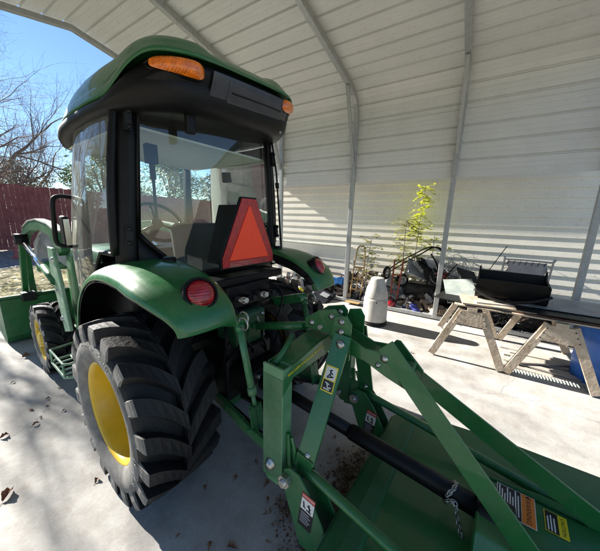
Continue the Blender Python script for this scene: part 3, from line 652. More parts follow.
# interior
se = MB(); se.box((0, .42, 1.02), (.44, .40, .12)); so_ = se.build('seat', M['seatdark'], tr, bevel=.04, seg=4)
sb = MB(); sb.box((0, .20, 1.24), (.42, .11, .44), Euler((R(-8), 0, 0))); sb.build('seat_back', M['seatdark'], so_, bevel=.05, seg=4)
for s in (-1, 1):
    sb = MB(); sb.box((s*.27, .36, 1.22), (.06, .26, .06)); sb.build('armrest', M['seat'], so_, bevel=.02, seg=3)
cn = MB(); cn.prism([(.95, .8), (.95, 1.16), (.88, 1.24), (.80, 1.22), (.74, .8)], -.13, .13, 'X'); cn.build('dashboard', M['black'], tr, bevel=.02)
sw = MB(); c = Vector((-.04, .74, 1.45)); qm = Euler((R(50), 0, 0)).to_matrix()
sw.tube([c+qm @ Vector((.19*math.cos(a), .19*math.sin(a), 0)) for a in [k*math.pi/16 for k in range(33)]], .014, 8)
for a in (90, 210, 330): sw.tube([c+qm @ Vector((0, 0, -.03)), c+qm @ Vector((.185*math.cos(R(a)), .185*math.sin(R(a)), 0))], .011, 6)
sw.tube([c+qm @ Vector((0, 0, -.01)), c+qm @ Vector((0, 0, -.05)), c+qm @ Vector((0, 0, -.30))], [.045, .04, .03], 12)
sw.build('steering_wheel', M['black'], tr)
for s in (-1, 1):
    cs = MB(); cs.prism([(.05, .9), (.05, 1.20), (.45, 1.14), (.62, 1.02), (.62, .9)], s*.45-.10, s*.45+.10, 'X'); cs.build('side_console', M['black'], tr, bevel=.02)
# lever seen through the rear glass, its black handle near the top
lv = MB(); lv.tube([(-.36, .10, 1.42), (-.37, .08, 1.72)], .009, 8); lv.tube([(-.37, .08, 1.70), (-.372, .078, 1.83)], .016, 8); lv.box((-.373, .078, 1.83), (.06, .04, .10)); lv.build('window_strut', M['black'], tr, bevel=.006)
# rear wiper hanging from the roof and thin strut at right
wm = MB(); wm.box((-.285, -.17, 2.02), (.052, .03, .19)); wm.box((-.29, -.12, 2.07), (.09, .06, .05)); wm.build('wiper_motor', M['black'], tr, bevel=.01)
wa = MB(); wa.tube([(.525, -.03, 2.08), (.57, -.045, 1.80), (.585, -.05, 1.25)], .008, 6); wa.box((.572, -.045, 1.72), (.025, .02, .04)); wa.tube([(.585, -.05, 1.25), (.53, -.05, 1.18)], .006, 6); wa.build('gas_strut', M['black'], tr)

# ---- cab roof
def roof_outline(a, sc=1.0):           # a: 0..1 round the plan
    th = 2*math.pi*a; c, s_ = math.cos(th), math.sin(th); e = .48
    x = math.copysign(abs(c)**e, c)*.605; y = math.copysign(abs(s_)**e, s_)*.78
    if y < 0: x *= 1-.07*(abs(y)/.78)**3
    else: x *= 1-.20*(abs(y)/.78)**2
    return x*sc, .50+y*sc
def sstep(a, b, t): t = max(0, min(1, (t-a)/(b-a))); return t*t*(3-2*t)
def roof_mid(x, y): return 2.085+.135*sstep(.12, -.20, y)-.03*sstep(.5, 1.2, y)   # where green cap and black shell meet
def roof_shell(levels, nm, m, seg=120, cap=True, **k):
    mb = MB(); vs = []
    for fn in levels:
        for i in range(seg): vs.append(fn(i/seg))
    n = len(levels); fs = [(i*seg+j, i*seg+(j+1) % seg, (i+1)*seg+(j+1) % seg, (i+1)*seg+j) for i in range(n-1) for j in range(seg)]
    mb.add(vs, fs, True)
    if cap: mb.f += [tuple(range(seg-1, -1, -1)), tuple((n-1)*seg+j for j in range(seg))]; mb.sm += [False, True]
    return mb.build(nm, m, tr, **k)
def lowl(f, sc):
    def fn(a):
        x, y = roof_outline(a, sc); zl = 2.01-.05*sstep(.5, 1.2, y); return (x, y, zl+(roof_mid(x, y)-.004-zl)*f)
    return fn
def capl(sc, lift=0):
    def fn(a):
        x, y = roof_outline(a, sc); x0, y0 = roof_outline(a, 1.0); zb = roof_mid(x0, y0); zt = 2.35-.05*sstep(.4, 1.2, y); q_ = 1-.035*sstep(-.22, .1, y); x *= q_; y = .5+(y-.5)*q_ if y > .5 else y-.045*sstep(.15, -.2, y)
        pod = .022*sstep(.20, .27, abs(x))*sstep(.25, -.05, y)*sstep(.58, .50, abs(x)); return (x, y, zb+(zt-zb)*(1-sc**8)+lift+pod*min(1, (1-sc)*12))
    return fn
rf = roof_shell([lowl(0, .88), lowl(.02, .94), lowl(.2, .985), lowl(.5, 1.0), lowl(.8, .995), lowl(.93, .975), lowl(1, .93)], 'roof', M['black'])
rt = roof_shell([capl(.965, -.0), capl(.99), capl(1.002), capl(.995, .012)]+[capl(k) for k in (.975, .95, .92, .89, .86, .82, .78, .72, .66, .58, .5, .4, .3, .2, .1, .03)], 'roof_cap', M['green'])
# rear housing under the cap, grey vent panel and amber lamps at both corners
def ry(x): return .5-.80*(1-(min(abs(x), .545)/.563)**4.17)**.24-.012          # rear face of the housing
hp = MB(); hp.grid(lambda u, v: (-.52+1.04*u, ry(-.52+1.04*u)+.09*(1-v)**1.5+.01, 2.03+(.178-.10*abs(2*u-1)**5)*v), 48, 8); hp.build('rear_housing', M['black'], tr, solid=.003)
def hy(x, z, off): v = (z-2.03)/.175; return ry(x)+.09*max(0, 1-v)**1.5+.01-off
def patch(x0, x1, z0, z1, off, nm, m, par, th): return MB().grid(lambda u, v: (x0+(x1-x0)*u+(.012 if v < .05 else 0)*(1-2*u), hy(x0+(x1-x0)*u, z0+(z1-z0)*v, off), z0+(z1-z0)*v), 30, 8).build(nm, m, par, solid=th, bevel=.002)
vo = patch(-.235, .365, 2.055, 2.195, .012, 'vent_panel', M['roofpanel'], tr, .006)
patch(-.14, .30, 2.085, 2.175, .018, 'vent_recess', M['roofpanel'], vo, .004)
patch(-.12, .28, 2.126, 2.134, .022, 'vent_rib', M['black'], vo, .003)
for x_ in (-.215, .345): bolts(vo, [((x_, hy(x_, 2.07, .014), 2.07), .006)], 'Y', -1, .004)
MB().tube([(x_, hy(x_, 2.04, .012), 2.042) for x_ in [-.46+.046*k for k in range(21)]], .006, 6).build('housing_seam', M['black'], tr)
for s in (-1, 1):
    al = MB()
    def am(u, v, s=s, k_=1.0):
        a = u*2*math.pi; k = .62; cx = math.copysign(abs(math.cos(a))**k, math.cos(a)); sz = math.copysign(abs(math.sin(a))**k, math.sin(a))
        x = .380+.100*v*cx*k_; z = 2.176+(.034-.008*cx)*v*sz*k_+.006*cx*v; return (s*x, ry(x)-.034+.034*v**4, z)
    al.grid(am, 41, 8); lo = al.build('amber_light', M['orange'], tr, fix=True)
    hb = MB(); hb.grid(lambda u, v, s=s: tuple(Vector(am(u, 1.0, s, 1.0+.10*v))+Vector((0, .012*v+.012, 0))), 41, 2); hb.build('light_housing', M['black'], lo, solid=.004)
# the cab top sits slightly higher on its right side
for o in list(bpy.data.objects):
    nm = o.name.split('.')[0]
    if nm in ('roof', 'roof_cap', 'rear_housing', 'vent_panel', 'vent_recess', 'vent_rib', 'housing_seam', 'amber_light', 'light_housing', 'wiper_motor', 'rear_window', 'rear_header', 'window_seal', 'rear_post', 'gas_strut'):
        for v in o.data.vertices: v.co.z += (.085*v.co.x+.012)*max(0, min(1, (v.co.z-1.3)/.7))
    if nm in ('rear_post', 'rear_window', 'window_seal', 'rear_header', 'door_glass', 'door_frame', 'hinge', 'gas_strut', 'door_latch', 'door_hinge'):
        for v in o.data.vertices: v.co.x *= 1-.115*max(0, min(1, (v.co.z-1.28)/.75))
# warning triangle on its bracket
SX, SY = -.010, -.30
sv = MB(); sv.prism([(-.205, 1.245), (-.205, 1.30), (-.055, 1.635), (.055, 1.635), (.205, 1.30), (.205, 1.245)], SY-.004, SY, 'Y'); sv.v = [(x+SX, y, z) for x, y, z in sv.v]
so2 = sv.build('warning_triangle', M['smv_red'], tr)
t3 = MB(); t3.prism([(-.158+SX, 1.285), (SX, 1.60), (.158+SX, 1.285)], SY-.007, SY-.0045, 'Y'); t3.build('fluorescent_panel', M['smv_orange'], so2)
bx = MB(); bx.prism([(-.215, 1.235), (-.215, 1.305), (-.06, 1.645), (.06, 1.645), (.215, 1.305), (.215, 1.235)], SY+.001, SY+.02, 'Y'); bx.prism([(-.16, 1.25), (-.06, 1.60), (.06, 1.60), (.16, 1.25)], SY+.02, -.09, 'Y'); bx.v = [(x+SX, y, z) for x, y, z in bx.v]
bx.build('triangle_bracket', M['black'], so2, bevel=.004); so2.location.z = -.022
MB().prism([(-.16+SX, 1.245), (-.16+SX, 1.275), (.16+SX, 1.275), (.16+SX, 1.245)], SY-.006, SY-.0045, 'Y').build('reflector_strip', M['redlens'], so2)
# small data plate on the rear sill
MB().box((-.40, -.03, 1.235), (.055, .004, .02)).build('data_plate', M['decal_white'], tr)
# ---- hood, mostly hidden in front of the cab
hd = MB()
def hood(u, v):
    a = (u-.5)*2; y = 1.16+1.30*v; w_ = .34-.05*v; top = 1.22-.10*v**2-.25*max(0, v-.85)/.15*.6; x = math.copysign(min(1, abs(a)*1.5), a)*w_; z = top-max(0, abs(a)*1.5-1)*1.1-.05*min(1, abs(a)*1.5)**3; return (x, y, z)
hd.grid(hood, 30, 16); hd.build('hood', M['green'], tr, solid=.01)
MB().box((0, 2.42, .85), (.54, .06, .5)).build('grille', M['black'], tr, bevel=.02)
# ---- wire step at the left
for s in (-1,):
    st = MB(); y0, y1, x0, x1 = .70, 1.08, -.76, -.53
    for z in (.40,):
        st.tube([(x1, y0, z), (x0+.03, y0, z), (x0, y0+.03, z), (x0, y1-.03, z), (x0+.03, y1, z), (x1, y1, z)], .009, 8)
        for k in range(1, 5): yy = y0+(y1-y0)*k/5; st.tube([(x0, yy, z), (x1, yy, z)], .006, 6)
        st.tube([((x0+x1)/2, y0, z), ((x0+x1)/2, y1, z)], .006, 6)
    st.tube([(x1, y0, .50), (x0+.03, y0, .50), (x0, y0+.03, .50), (x0, y1-.03, .50), (x1, y1, .5)], .008, 8)
    for yy in (y0+.03, y1-.03): st.tube([(x0, yy, .40), (x0, yy, .50)], .007, 6)
    for yy in (y0, y1): st.tube([(x1, yy, .38), (x1, yy, .66)], .012, 8)
    st.build('step', M['step'], tr)
# ---- front loader
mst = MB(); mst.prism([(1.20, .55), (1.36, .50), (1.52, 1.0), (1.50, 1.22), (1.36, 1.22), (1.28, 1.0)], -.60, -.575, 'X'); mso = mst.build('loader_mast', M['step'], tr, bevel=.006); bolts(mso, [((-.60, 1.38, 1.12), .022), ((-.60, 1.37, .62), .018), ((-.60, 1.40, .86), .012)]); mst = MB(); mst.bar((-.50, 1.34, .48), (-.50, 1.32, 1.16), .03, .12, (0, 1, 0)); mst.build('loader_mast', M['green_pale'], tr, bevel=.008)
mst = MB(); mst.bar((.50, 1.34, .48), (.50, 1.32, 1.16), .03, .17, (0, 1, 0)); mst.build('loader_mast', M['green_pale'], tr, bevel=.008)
for s in (-1, 1):
    up = [(1.26, 1.20), (1.32, 1.34), (1.6, 1.40), (2.0, 1.425), (2.35, 1.40), (2.66, 1.33), (2.86, 1.24), (2.95, 1.05), (3.0, .62), (2.90, .45)]
    lo_ = [(2.86, .45), (2.91, .7), (2.86, 1.02), (2.76, 1.16), (2.6, 1.25), (2.3, 1.31), (1.9, 1.33), (1.6, 1.30), (1.38, 1.15)]
    bm_ = MB(); bm_.prism(up+lo_, s*.53-.03, s*.53+.03, 'X'); bo = bm_.build('loader_boom', M['green_dusty'], tr, bevel=.01)
    MB().prism([(1.34, 1.345), (1.6, 1.402), (2.0, 1.427), (2.35, 1.402), (2.64, 1.335), (2.64, 1.345), (2.35, 1.415), (2.0, 1.44), (1.6, 1.415), (1.34, 1.36)], s*.53-.034, s*.53+.034, 'X').build('boom_top_glint', M['can'], bo)  # pale strip painting the sun glint along the top of the boom
    cy = MB(); cy.tube([(s*.60, 1.42, .93), (s*.60, 1.75, 1.02)], .028, 12); cy.build('boom_cylinder', M['green_dusty'], tr)
    cr = MB(); cr.tube([(s*.60, 1.50, .955), (s*.60, 2.55, 1.20)], .024, 12); cr.build('piston_rod', M['chrome'], tr)
    c2 = MB(); c2.bar((s*.60, 2.56, 1.20), (s*.60, 2.90, .56), .05, .06, (0, 1, 0)); c2o = c2.build('bucket_link', M['green'], tr, bevel=.008); c2 = MB(); c2.tube([(s*.60-.05, 2.56, 1.21), (s*.60+.05, 2.56, 1.21)], .06, 16); c2.build('pivot', M['black'], c2o)
cx = MB(); cx.tube([(-.53, 2.45, .92), (.53, 2.45, .92)], .055, 14); cx.build('cross_tube', M['green'], tr)
gd = MB(); gd.prism([(1.45, 1.02), (1.45, 1.2), (1.6, 1.31), (2.0, 1.34), (2.4, 1.30), (2.78, 1.15), (2.86, .95), (2.6, .98), (2.0, 1.06)], -.475, -.465, 'X'); gd.build('hood_guard', M['sheet'], tr)
bk = MB(); pr = [(2.78, .53), (2.86, .55), (2.80, .12), (2.86, .04), (3.0, .015), (3.45, .015), (3.45, .0), (2.98, 0), (2.84, .02), (2.775, .10)]
bk.prism(pr, -.82, .82, 'X'); bo = bk.build('loader_bucket', M['green'], tr)
for s in (-1, 1): MB().prism([(2.80, .54), (2.86, .55), (3.10, .36), (3.44, .03), (3.44, .0), (2.98, 0), (2.84, .02), (2.775, .10)], s*.82-.006, s*.82+.006, 'X').build('bucket_side', M['green_dusty'], bo)
for z in (.54,): MB().bar((-.83, 2.79, .555), (.83, 2.79, .555), .05, .03).build('bucket_lip', M['green_dusty'], bo, bevel=.005)
MB().box((-.60, 2.74, .55), (.12, .10, .10)).build('quick_attach', M['darkmetal'], tr, bevel=.01)

# ------------------------------------------------------------------ quick hitch
GD, GR = M['green_dusty'], M['green']
qh = thing('quick_hitch', 'green three point quick hitch frame standing between tractor and rotary cutter', 'hitch', (0, 0, 0))
for s in (-1, 1):
    l = MB(); X0 = s*.365
    l.box((X0-s*-.010*0, -.82, .60), (.012, .115, .58)); 
    l.prism([(-.765, .32), (-.765, .845), (-.875, .845), (-.875, .32), (-.85, .29), (-.79, .29)], X0-.006, X0+.006, 'X')
    l.box((X0-s*.030, -.872, .62), (.060, .008, .53)); l.box((X0-s*.055, -.835, .62), (.008, .07, .53))
    lo = l.build('upright', M['green_pale'] if s < 0 else GD, qh, bevel=.002)  # left one paler: sky light from the open side put into its colour
    pn = MB(); pn.tube([(X0+s*.005, -.81, .385), (X0-s*.08, -.81, .385)], .014, 12); bolt(pn, (X0+s*.006, -.81, .385), .022, 'X', s, .022); pn.build('hitch_pin', M['steel'], lo)
    hk = MB(); hk.prism([(-.84, .50), (-.93, .50), (-.93, .43), (-.905, .40), (-.905, .375), (-.95, .36), (-.95, .33), (-.84, .31)], X0-s*.040-.008, X0-s*.040+.008, 'X'); hk.build('lower_hook', GD, qh, bevel=.003)
    lv = MB(); lv.bar((X0-s*.028, -.885, .57), (X0-s*.028, -.90, .41), .018, .022); lv.tube([(X0-s*.028, -.905, .56), (X0-s*.028, -.925, .50), (X0-s*.028, -.925, .44)], .008, 8); lv.build('latch', GR, qh, bevel=.003)
bmm = MB(); 
bmm.prism([(-.372, .845), (-.372, .765), (-.30, .825), (.30, .825), (.372, .765), (.372, .845), (.30, .888), (.09, .918), (-.09, .918), (-.30, .888)], -.880, -.872, 'Y')
bmm.prism([(-.372, .845), (-.30, .888), (-.09, .918), (-.09, .912), (-.30, .882), (-.372, .839)], -.872, -.762, 'Y')
bmm.prism([(.372, .845), (.30, .888), (.09, .918), (.09, .912), (.30, .882), (.372, .839)], -.872, -.762, 'Y')
bmm.box((0, -.817, .915), (.18, .11, .008)).box((0, -.766, .86), (.68, .008, .05))
be = bmm.build('cross_beam', GR, qh, bevel=.003)
st = text('lettering', 'READ OPERATOR MANUAL BEFORE USE', .016, M['decal_yellow'], be, frame((-.20, -.8815, .868), (1, 0, .10), (0, 0, 1)), sx=1.0)
for q in (-.045, .045):
    tp = MB(); tp.prism([(-.76, .95), (-.76, 1.0), (-.84, 1.06), (-.93, 1.085), (-.955, 1.06), (-.955, .985), (-.90, .95)], q-.005, q+.005, 'X')
    tpo = tp.build('top_plate', GR, qh, bevel=.002); bolts(tpo, [((q-.005, -.915, 1.045), .012), ((q-.005, -.80, .985), .012)])
th = MB(); th.prism([(-.87, .94), (-.87, 1.03), (-.93, 1.05), (-.985, 1.02), (-.985, .99), (-.94, 1.0), (-.94, .97), (-.985, .95), (-.98, .92), (-.90, .90)], -.012, .012, 'X'); th.build('top_hook', GD, qh, bevel=.003)
MB().tube([(-.06, -.855, .975), (.06, -.855, .975)], .012, 12).build('top_pin', M['steel'], qh)
hd_ = MB(); hd_.tube([(-.33, -.80, .875), (-.27, -.80, .92), (-.20, -.79, .965)], .013, 10); hd_.build('release_handle', GD, qh)
hd_ = MB(); hd_.tube([(.33, -.80, .875), (.27, -.80, .92), (.20, -.79, .965)], .013, 10); hd_.build('release_handle', GD, qh)

# ------------------------------------------------------------------ rotary cutter
rc = thing('rotary_cutter', 'green rotary mower deck with A frame and black drive shaft behind the tractor', 'mower', (0, 0, 0))
DZ = .27
dk = MB(); out = [(.47, -1.135), (.60, -1.40), (.655, -1.75), (.675, -2.2), (.66, -2.75), (.45, -3.05), (-.45, -3.05), (-.66, -2.75), (-.675, -2.2), (-.655, -1.75), (-.60, -1.40), (-.47, -1.135)]
dk.prism(out, DZ-.006, DZ, 'Z'); dko = dk.build('deck', GR, rc, bevel=.0015)
sk = MB()
for i in range(1, len(out)):
    a, b = out[i-1], out[i]
    sk.bar((a[0]*.995, a[1], DZ-.12), (b[0]*.995, b[1], DZ-.12), .006, .225)
sk.build('skirt', GD, dko)
# folded front strip with the chain guard hung on it
fs_ = MB(); fs_.prism([(-1.135, DZ+.001), (-1.135, DZ+.006), (-1.20, DZ+.022), (-1.26, DZ+.022), (-1.27, DZ+.001)], -.46, .46, 'X'); fs_.build('front_strip', GD, dko, bevel=.002)
cg = MB()
cg.tube([(-.46, -1.125, DZ-.015), (.46, -1.125, DZ-.015)], .006, 8)
for i in range(64):
    x = -.455+.91*i/63
    for k in range(6):
        z = DZ-.03-.030*k; rr_ = .0035
        if (k+i) % 2: pts = [(x+.008*math.cos(a), -1.125, z+.018*math.sin(a)) for a in [j*math.pi/4 for j in range(9)]]
        else: pts = [(x, -1.125+.008*math.cos(a), z+.018*math.sin(a)) for a in [j*math.pi/4 for j in range(9)]]
        cg.tube(pts, rr_, 4, False)
tag(cg.build('chain_guard', GD, dko), None, kind='stuff')
# lower clevises with the hitch pins, decals on them
def decal(parent, mm, w_, h_, kind):
    """mm: frame with origin at the centre; strips of colour, bars of lettering"""
    def rect(x0, y0, x1, y1, z, m, nm):
        b = MB().box(((x0+x1)/2, (y0+y1)/2, z), (x1-x0, y1-y0, .0004)); b.v = [tuple(mm @ Vector(v)) for v in b.v]; return b.build(nm, m, bo)
    b = MB().box((0, 0, .0006), (w_, h_, .0008)); b.v = [tuple(mm @ Vector(v)) for v in b.v]
    if kind == 'pinch':
        bo = b.build('decal', M['decal_yellow'], parent); rect(-w_*.42, -h_*.02, w_*.42, h_*.45, .0013, M['decal_white'], 'pictogram'); rect(-w_*.42, -h_*.45, w_*.42, -h_*.06, .0013, M['decal_black'], 'pictogram')
        f_l = MB()
        for a, c in (((-.12, .30), (.10, .36)), ((-.02, .34), (-.02, .18)), ((-.02, .26), (.2, .20)), ((-.02, .18), (.14, .06)), ((-.02, .18), (-.2, .08)), ((-.25, .03), (.28, .12))):
            f_l.bar((a[0]*w_, a[1]*h_, .0018), (c[0]*w_, c[1]*h_, .0018), .006, .0006, (0, 0, 1))
        f_l.v = [tuple(mm @ Vector(v)) for v in f_l.v]; f_l.build('figure', M['decal_black'], bo)
        f_l = MB()
        for a, c in (((-.25, -.15), (.1, -.20)), ((-.1, -.18), (.05, -.34)), ((.05, -.34), (.28, -.30)), ((-.3, -.38), (.2, -.40))):
            f_l.bar((a[0]*w_, a[1]*h_, .0018), (c[0]*w_, c[1]*h_, .0018), .005, .0006, (0, 0, 1))
        f_l.v = [tuple(mm @ Vector(v)) for v in f_l.v]; f_l.build('figure', M['decal_white'], bo)
    elif kind == 'danger':
        bo = b.build('decal', M['decal_black'], parent); rect(-w_*.46, h_*.36, w_*.46, h_*.48, .0013, M['decal_red'], 'header'); rect(-w_*.46, h_*.02, w_*.46, h_*.345, .0013, M['decal_white'], 'pictogram')
        f_l = MB()
        for a, c in (((-.3, .26), (-.22, .12)), ((-.3, .12), (-.1, .10)), ((0, .22), (.25, .16)), ((.1, .27), (.2, .08)), ((-.05, .08), (.3, .07))):
            f_l.bar((a[0]*w_, a[1]*h_, .0018), (c[0]*w_, c[1]*h_, .0018), .007, .0006, (0, 0, 1))
        f_l.v = [tuple(mm @ Vector(v)) for v in f_l.v]; f_l.build('figure', M['decal_black'], bo)
        for k in range(5): rect(-w_*.38, -h_*(.08+.07*k), w_*(.34 if k % 2 else .22), -h_*(.05+.07*k), .0013, M['rope'], 'text_line')
        text('lettering', 'DANGER', h_*.078, M['decal_white'], bo, mm @ Matrix.Translation((0, h_*.42, .0018)), .0002)
    return bo
for s in (-1, 1):
    cl = MB(); X0 = s*.345
    pf = [(-.91, .44), (-.90, .36), (-.965, .20), (-1.0, .10), (-1.10, .10), (-1.12, .27), (-1.04, .40), (-.985, .46), (-.94, .465)]
    cl.prism(pf, X0-s*.045-.004, X0-s*.045+.004, 'X'); c1 = cl.build('clevis_plate', GR, rc, bevel=.002)
    cl = MB(); cl.prism(pf, X0+s*.045-.004, X0+s*.045+.004, 'X'); c2 = cl.build('clevis_plate', GD, rc, bevel=.002)
    pn = MB(); pn.tube([(X0-.085, -.925, .40), (X0+.085, -.925, .40)], .016, 14)
    pn.lathe([(-.012, .03), (.012, .03)], (X0-.06, -.925, .40), 'X', 6, False, True); pn.lathe([(-.01, .022), (.01, .022)], (X0+.08, -.925, .40), 'X', 12, True, True); pn.build('lower_pin', M['steel'], rc)
    xL = -.394 if s < 0 else .296
    decal(c2 if s < 0 else c1, frame((xL-.0003, -1.035, .305 if s < 0 else .265), (0, -1, -.12), (0, -.12, 1)), .068, .185, 'danger')
    # brace tube from the clevis to the rear of the deck
    bt = MB(); bt.tube([(s*.335, -.965, .44), (s*.335, -1.05, .425), (s*.36, -1.85, .285), (s*.38, -2.1, .277)], .021, 14); bt.build('brace_tube', GR, rc)
    # A frame leg
    al = MB(); al.bar((s*.085, -1.0, .985), (s*.335, -.98, .475), .012, .088, (0, 1, 0)); al.bar((s*.335, -.98, .50), (s*.335, -.965, .40), .012, .082, (0, 1, 0))
    ao = al.build('a_frame_leg', GR, rc, bevel=.002)
    mm = frame((-.150, -1.0075, .800), (1, 0, .51), (-.51, 0, 1)) if s < 0 else None
    bolts(ao, [((s*.10-.008, -1.0, .945), .018), ((s*.315-.008, -.985, .50), .011)])
    if s < 0: decal(ao, frame(Vector((-.1755, -.993, .800))+Vector((-.9, 0, .44))*.0065, (0, -1, 0), Vector((.25, -.02, .51))), .062, .115, 'pinch')
# centre plates and floating top lever
for q in (-.075, .075):
    cpl = MB(); cpl.prism([(-.93, .97), (-.95, 1.06), (-1.01, 1.075), (-1.035, 1.04), (-1.035, .86), (-.965, .86)], q-.005, q+.005, 'X')
    co_ = cpl.build('mast_plate', GR, rc, bevel=.002)
    if q < 0: bolts(co_, [((q-.005, -.985, 1.045), .013), ((q-.005, -.985, .995), .013), ((q-.005, -1.01, .91), .017)])
for q in (-.05, .05):
    lvp = MB(); lvp.prism([(-.985, .975), (-1.10, .935), (-1.185, .945), (-1.205, .975), (-1.225, .975), (-1.335, .865), (-1.32, .80), (-1.20, .835), (-1.10, .875), (-.985, .885)], q-.005, q+.005, 'X')
    lo_ = lvp.build('lift_lever', GR, rc, bevel=.002)
    if q < 0: bolts(lo_, [((q-.014, -1.195, .925), .016), ((q-.005, -1.165, .88), .010), ((q-.014, -1.285, .845), .016)])
for x0, y0, z0, x1, y1, z1 in ((-.062, -1.19, .985, -.14, -1.90, .285), (.062, -1.25, .85, .16, -2.27, .285)):
    sp = MB(); sp.bar((x0, y0, z0), (x1, y1, z1), .009, .080, (0, 1, -1)); d_ = Vector((0, -.035, -.035)) if x0 < 0 else Vector((0, -.02, -.04))
    sp.bar(Vector((x0+.016, y0, z0))+d_, Vector((x1+.016, y1, z1))+d_, .03, .007, (0, 1, 1)); sp.build('rear_strap', GR, rc, bevel=.0015)
MB().box((.0, -1.28, .875), (.10, .05, .05)).build('spacer', GD, rc, bevel=.008)
# gearbox shield on the deck with its warning labels
sh = MB(); sh.prism([(-.20, DZ+.001), (-.12, .40), (.13, .425), (.235, DZ+.001)], -2.75, -1.60, 'Y'); sho = sh.build('gearbox_shield', GR, rc, bevel=.012, seg=3)
sh = MB(); sh.prism([(-1.62, .40), (-1.62, .425), (-1.80, .45), (-2.3, .45), (-2.3, .40)], .138, .144, 'X'); sh.build('shield_flange', GD, sho)
def flat_label(o, x0, x1, y0, y1, z, items, m, nm):
    pass
nrm_ = Vector((-.155, 0, 1.0)).normalized()
# label plane follows the top of the shield: local x runs rearwards, local y towards the right side
mm = frame((.062, -1.725, .4195+.0004), (0, -1, 0), (1, 0, .1)) @ Matrix.Scale(.82, 4); 
def lab(x0, x1, y0, y1, z, m, nm, par):
    b = MB().box(((x0+x1)/2, (y0+y1)/2, z), (x1-x0, y1-y0, .0004)); b.v = [tuple(mm @ Vector(v)) for v in b.v]; return b.build(nm, m, par)
L1 = lab(-.075, .075, -.075, .085, .0008, M['decal_white'], 'warning_label', sho)
lab(.022, .072, -.072, .082, .0014, M['decal_orange'], 'header', L1); lab(-.072, .020, -.072, .082, .0014, M['decal_black'], 'text_block', L1)
for k in range(8): lab(-.066+.0105*k, -.061+.0105*k, -.068+.012*(k % 3), .078-.02*((k*7) % 3), .0019, M['decal_white'], 'text_line', L1)
text('lettering', 'WARNING', .027, M['decal_black'], L1, mm @ Matrix.Translation((.047, .0, .0019)) @ Matrix.Rotation(R(-90), 4, 'Z'), .0002)
tg = MB().prism([(.036, .068), (.060, .068), (.048, .090-.008)], 0, .0003, 'Z'); tg.v = [tuple(mm @ Vector((x, y, z+.0016))) for x, y, z in tg.v]; tg.build('alert_symbol', M['decal_black'], L1)
L2 = lab(.105, .185, -.045, .06, .0008, M['decal_yellow'], 'caution_label', sho)
lab(.108, .152, -.042, .057, .0014, M['decal_black'], 'text_block', L2)
for k in range(3): lab(.114+.011*k, .119+.011*k, -.036, .03+.01*(k % 2), .0019, M['decal_white'], 'text_line', L2)
text('lettering', 'CAUTION', .019, M['decal_black'], L2, mm @ Matrix.Translation((.169, .0075, .0014)) @ Matrix.Rotation(R(-90), 4, 'Z'), .0002)
# drive shaft in its plastic tube, with safety chain
ds = MB(); a, b = Vector((0, -.43, .47)), Vector((.0, -1.66, .375)); ds.tube([a.lerp(b, .02), a.lerp(b, .50)], .033, 24); ds.tube([a.lerp(b, .49), a.lerp(b, .5), a.lerp(b, .985)], [.036, .040, .040], 24)
dso = ds.build('drive_shaft', M['black'], rc)
dz = MB(); dz.lathe([(0, .045), (.015, .062), (.10, .070), (.12, .068), (.12, .04)], (0, 0, 0), 'Y', 24); dz.v = [(x, -1.60-y, .377+z) for x, y, z in dz.v]; dz.build('shaft_bell', M['black'], dso)
dz = MB(); dz.lathe([(0, .062), (.10, .068), (.12, .045), (.13, .035)], (0, 0, 0), 'Y', 24); dz.v = [(x, -.42-y, .47+z) for x, y, z in dz.v]; dz.build('shaft_bell', M['black'], dso)
cn_ = MB(); path = smooth_path([(-.062, -1.50, .42), (-.02, -1.52, .437), (.045, -1.52, .40), (.05, -1.50, .35), (-.01, -1.49, .335), (-.052, -1.50, .38), (-.058, -1.53, .40), (-.064, -1.55, .33), (-.075, -1.57, .285)], 4)
for i in range(len(path)-1):
    p, d = (path[i]+path[i+1])/2, (path[i+1]-path[i]).normalized(); n1 = d.orthogonal().normalized(); n2 = d.cross(n1); nn = n1 if i % 2 else n2
    cn_.tube([p+d*.013*math.cos(k*math.pi/5)+nn*.008*math.sin(k*math.pi/5) for k in range(11)], .0023, 5, False)
cn_.build('safety_chain', M['steel'], dso)
# dead leaves and soil below the front of the deck: uncountable crumbs
rr = random.Random(9); mb = MB()
for cx_, cy_, sp_, n_ in ((-.22, -.84, .07, 330), (-.34, -1.0, .07, 260), (.10, -.99, .085, 420), (-.05, -1.04, .07, 260), (.28, -1.02, .05, 120)):
    for _ in range(n_):
        x, y = rr.gauss(cx_, sp_), rr.gauss(cy_, sp_*.7); u = Vector((rr.gauss(0, 1), rr.gauss(0, 1), rr.gauss(0, .6))).normalized(); v = u.orthogonal().normalized(); v.rotate(Matrix.Rotation(rr.uniform(0, 6), 3, u)); s_ = rr.uniform(.004, .013)
        p = Vector((x, y, .004+abs(rr.gauss(0, .009)))); mb.add([p-u*s_, p+v*s_*.6, p+u*s_, p-v*s_*.6, p+u.cross(v)*s_*.3], [(0, 1, 4), (1, 2, 4), (2, 3, 4), (3, 0, 4)])
tag(mb.build('leaf_crumbs', M['leaf_brown'], fix=False), 'heaps of crumbled dead leaves on the concrete under the cutter front', 'leaf litter', kind='stuff')

# ------------------------------------------------------------------ along the rail: junk
def wthing(name, label, cat, n, t, rz=0, z=0, group=None): return thing(name, label, cat, tuple(T(n, t, z)), WA+rz, group)
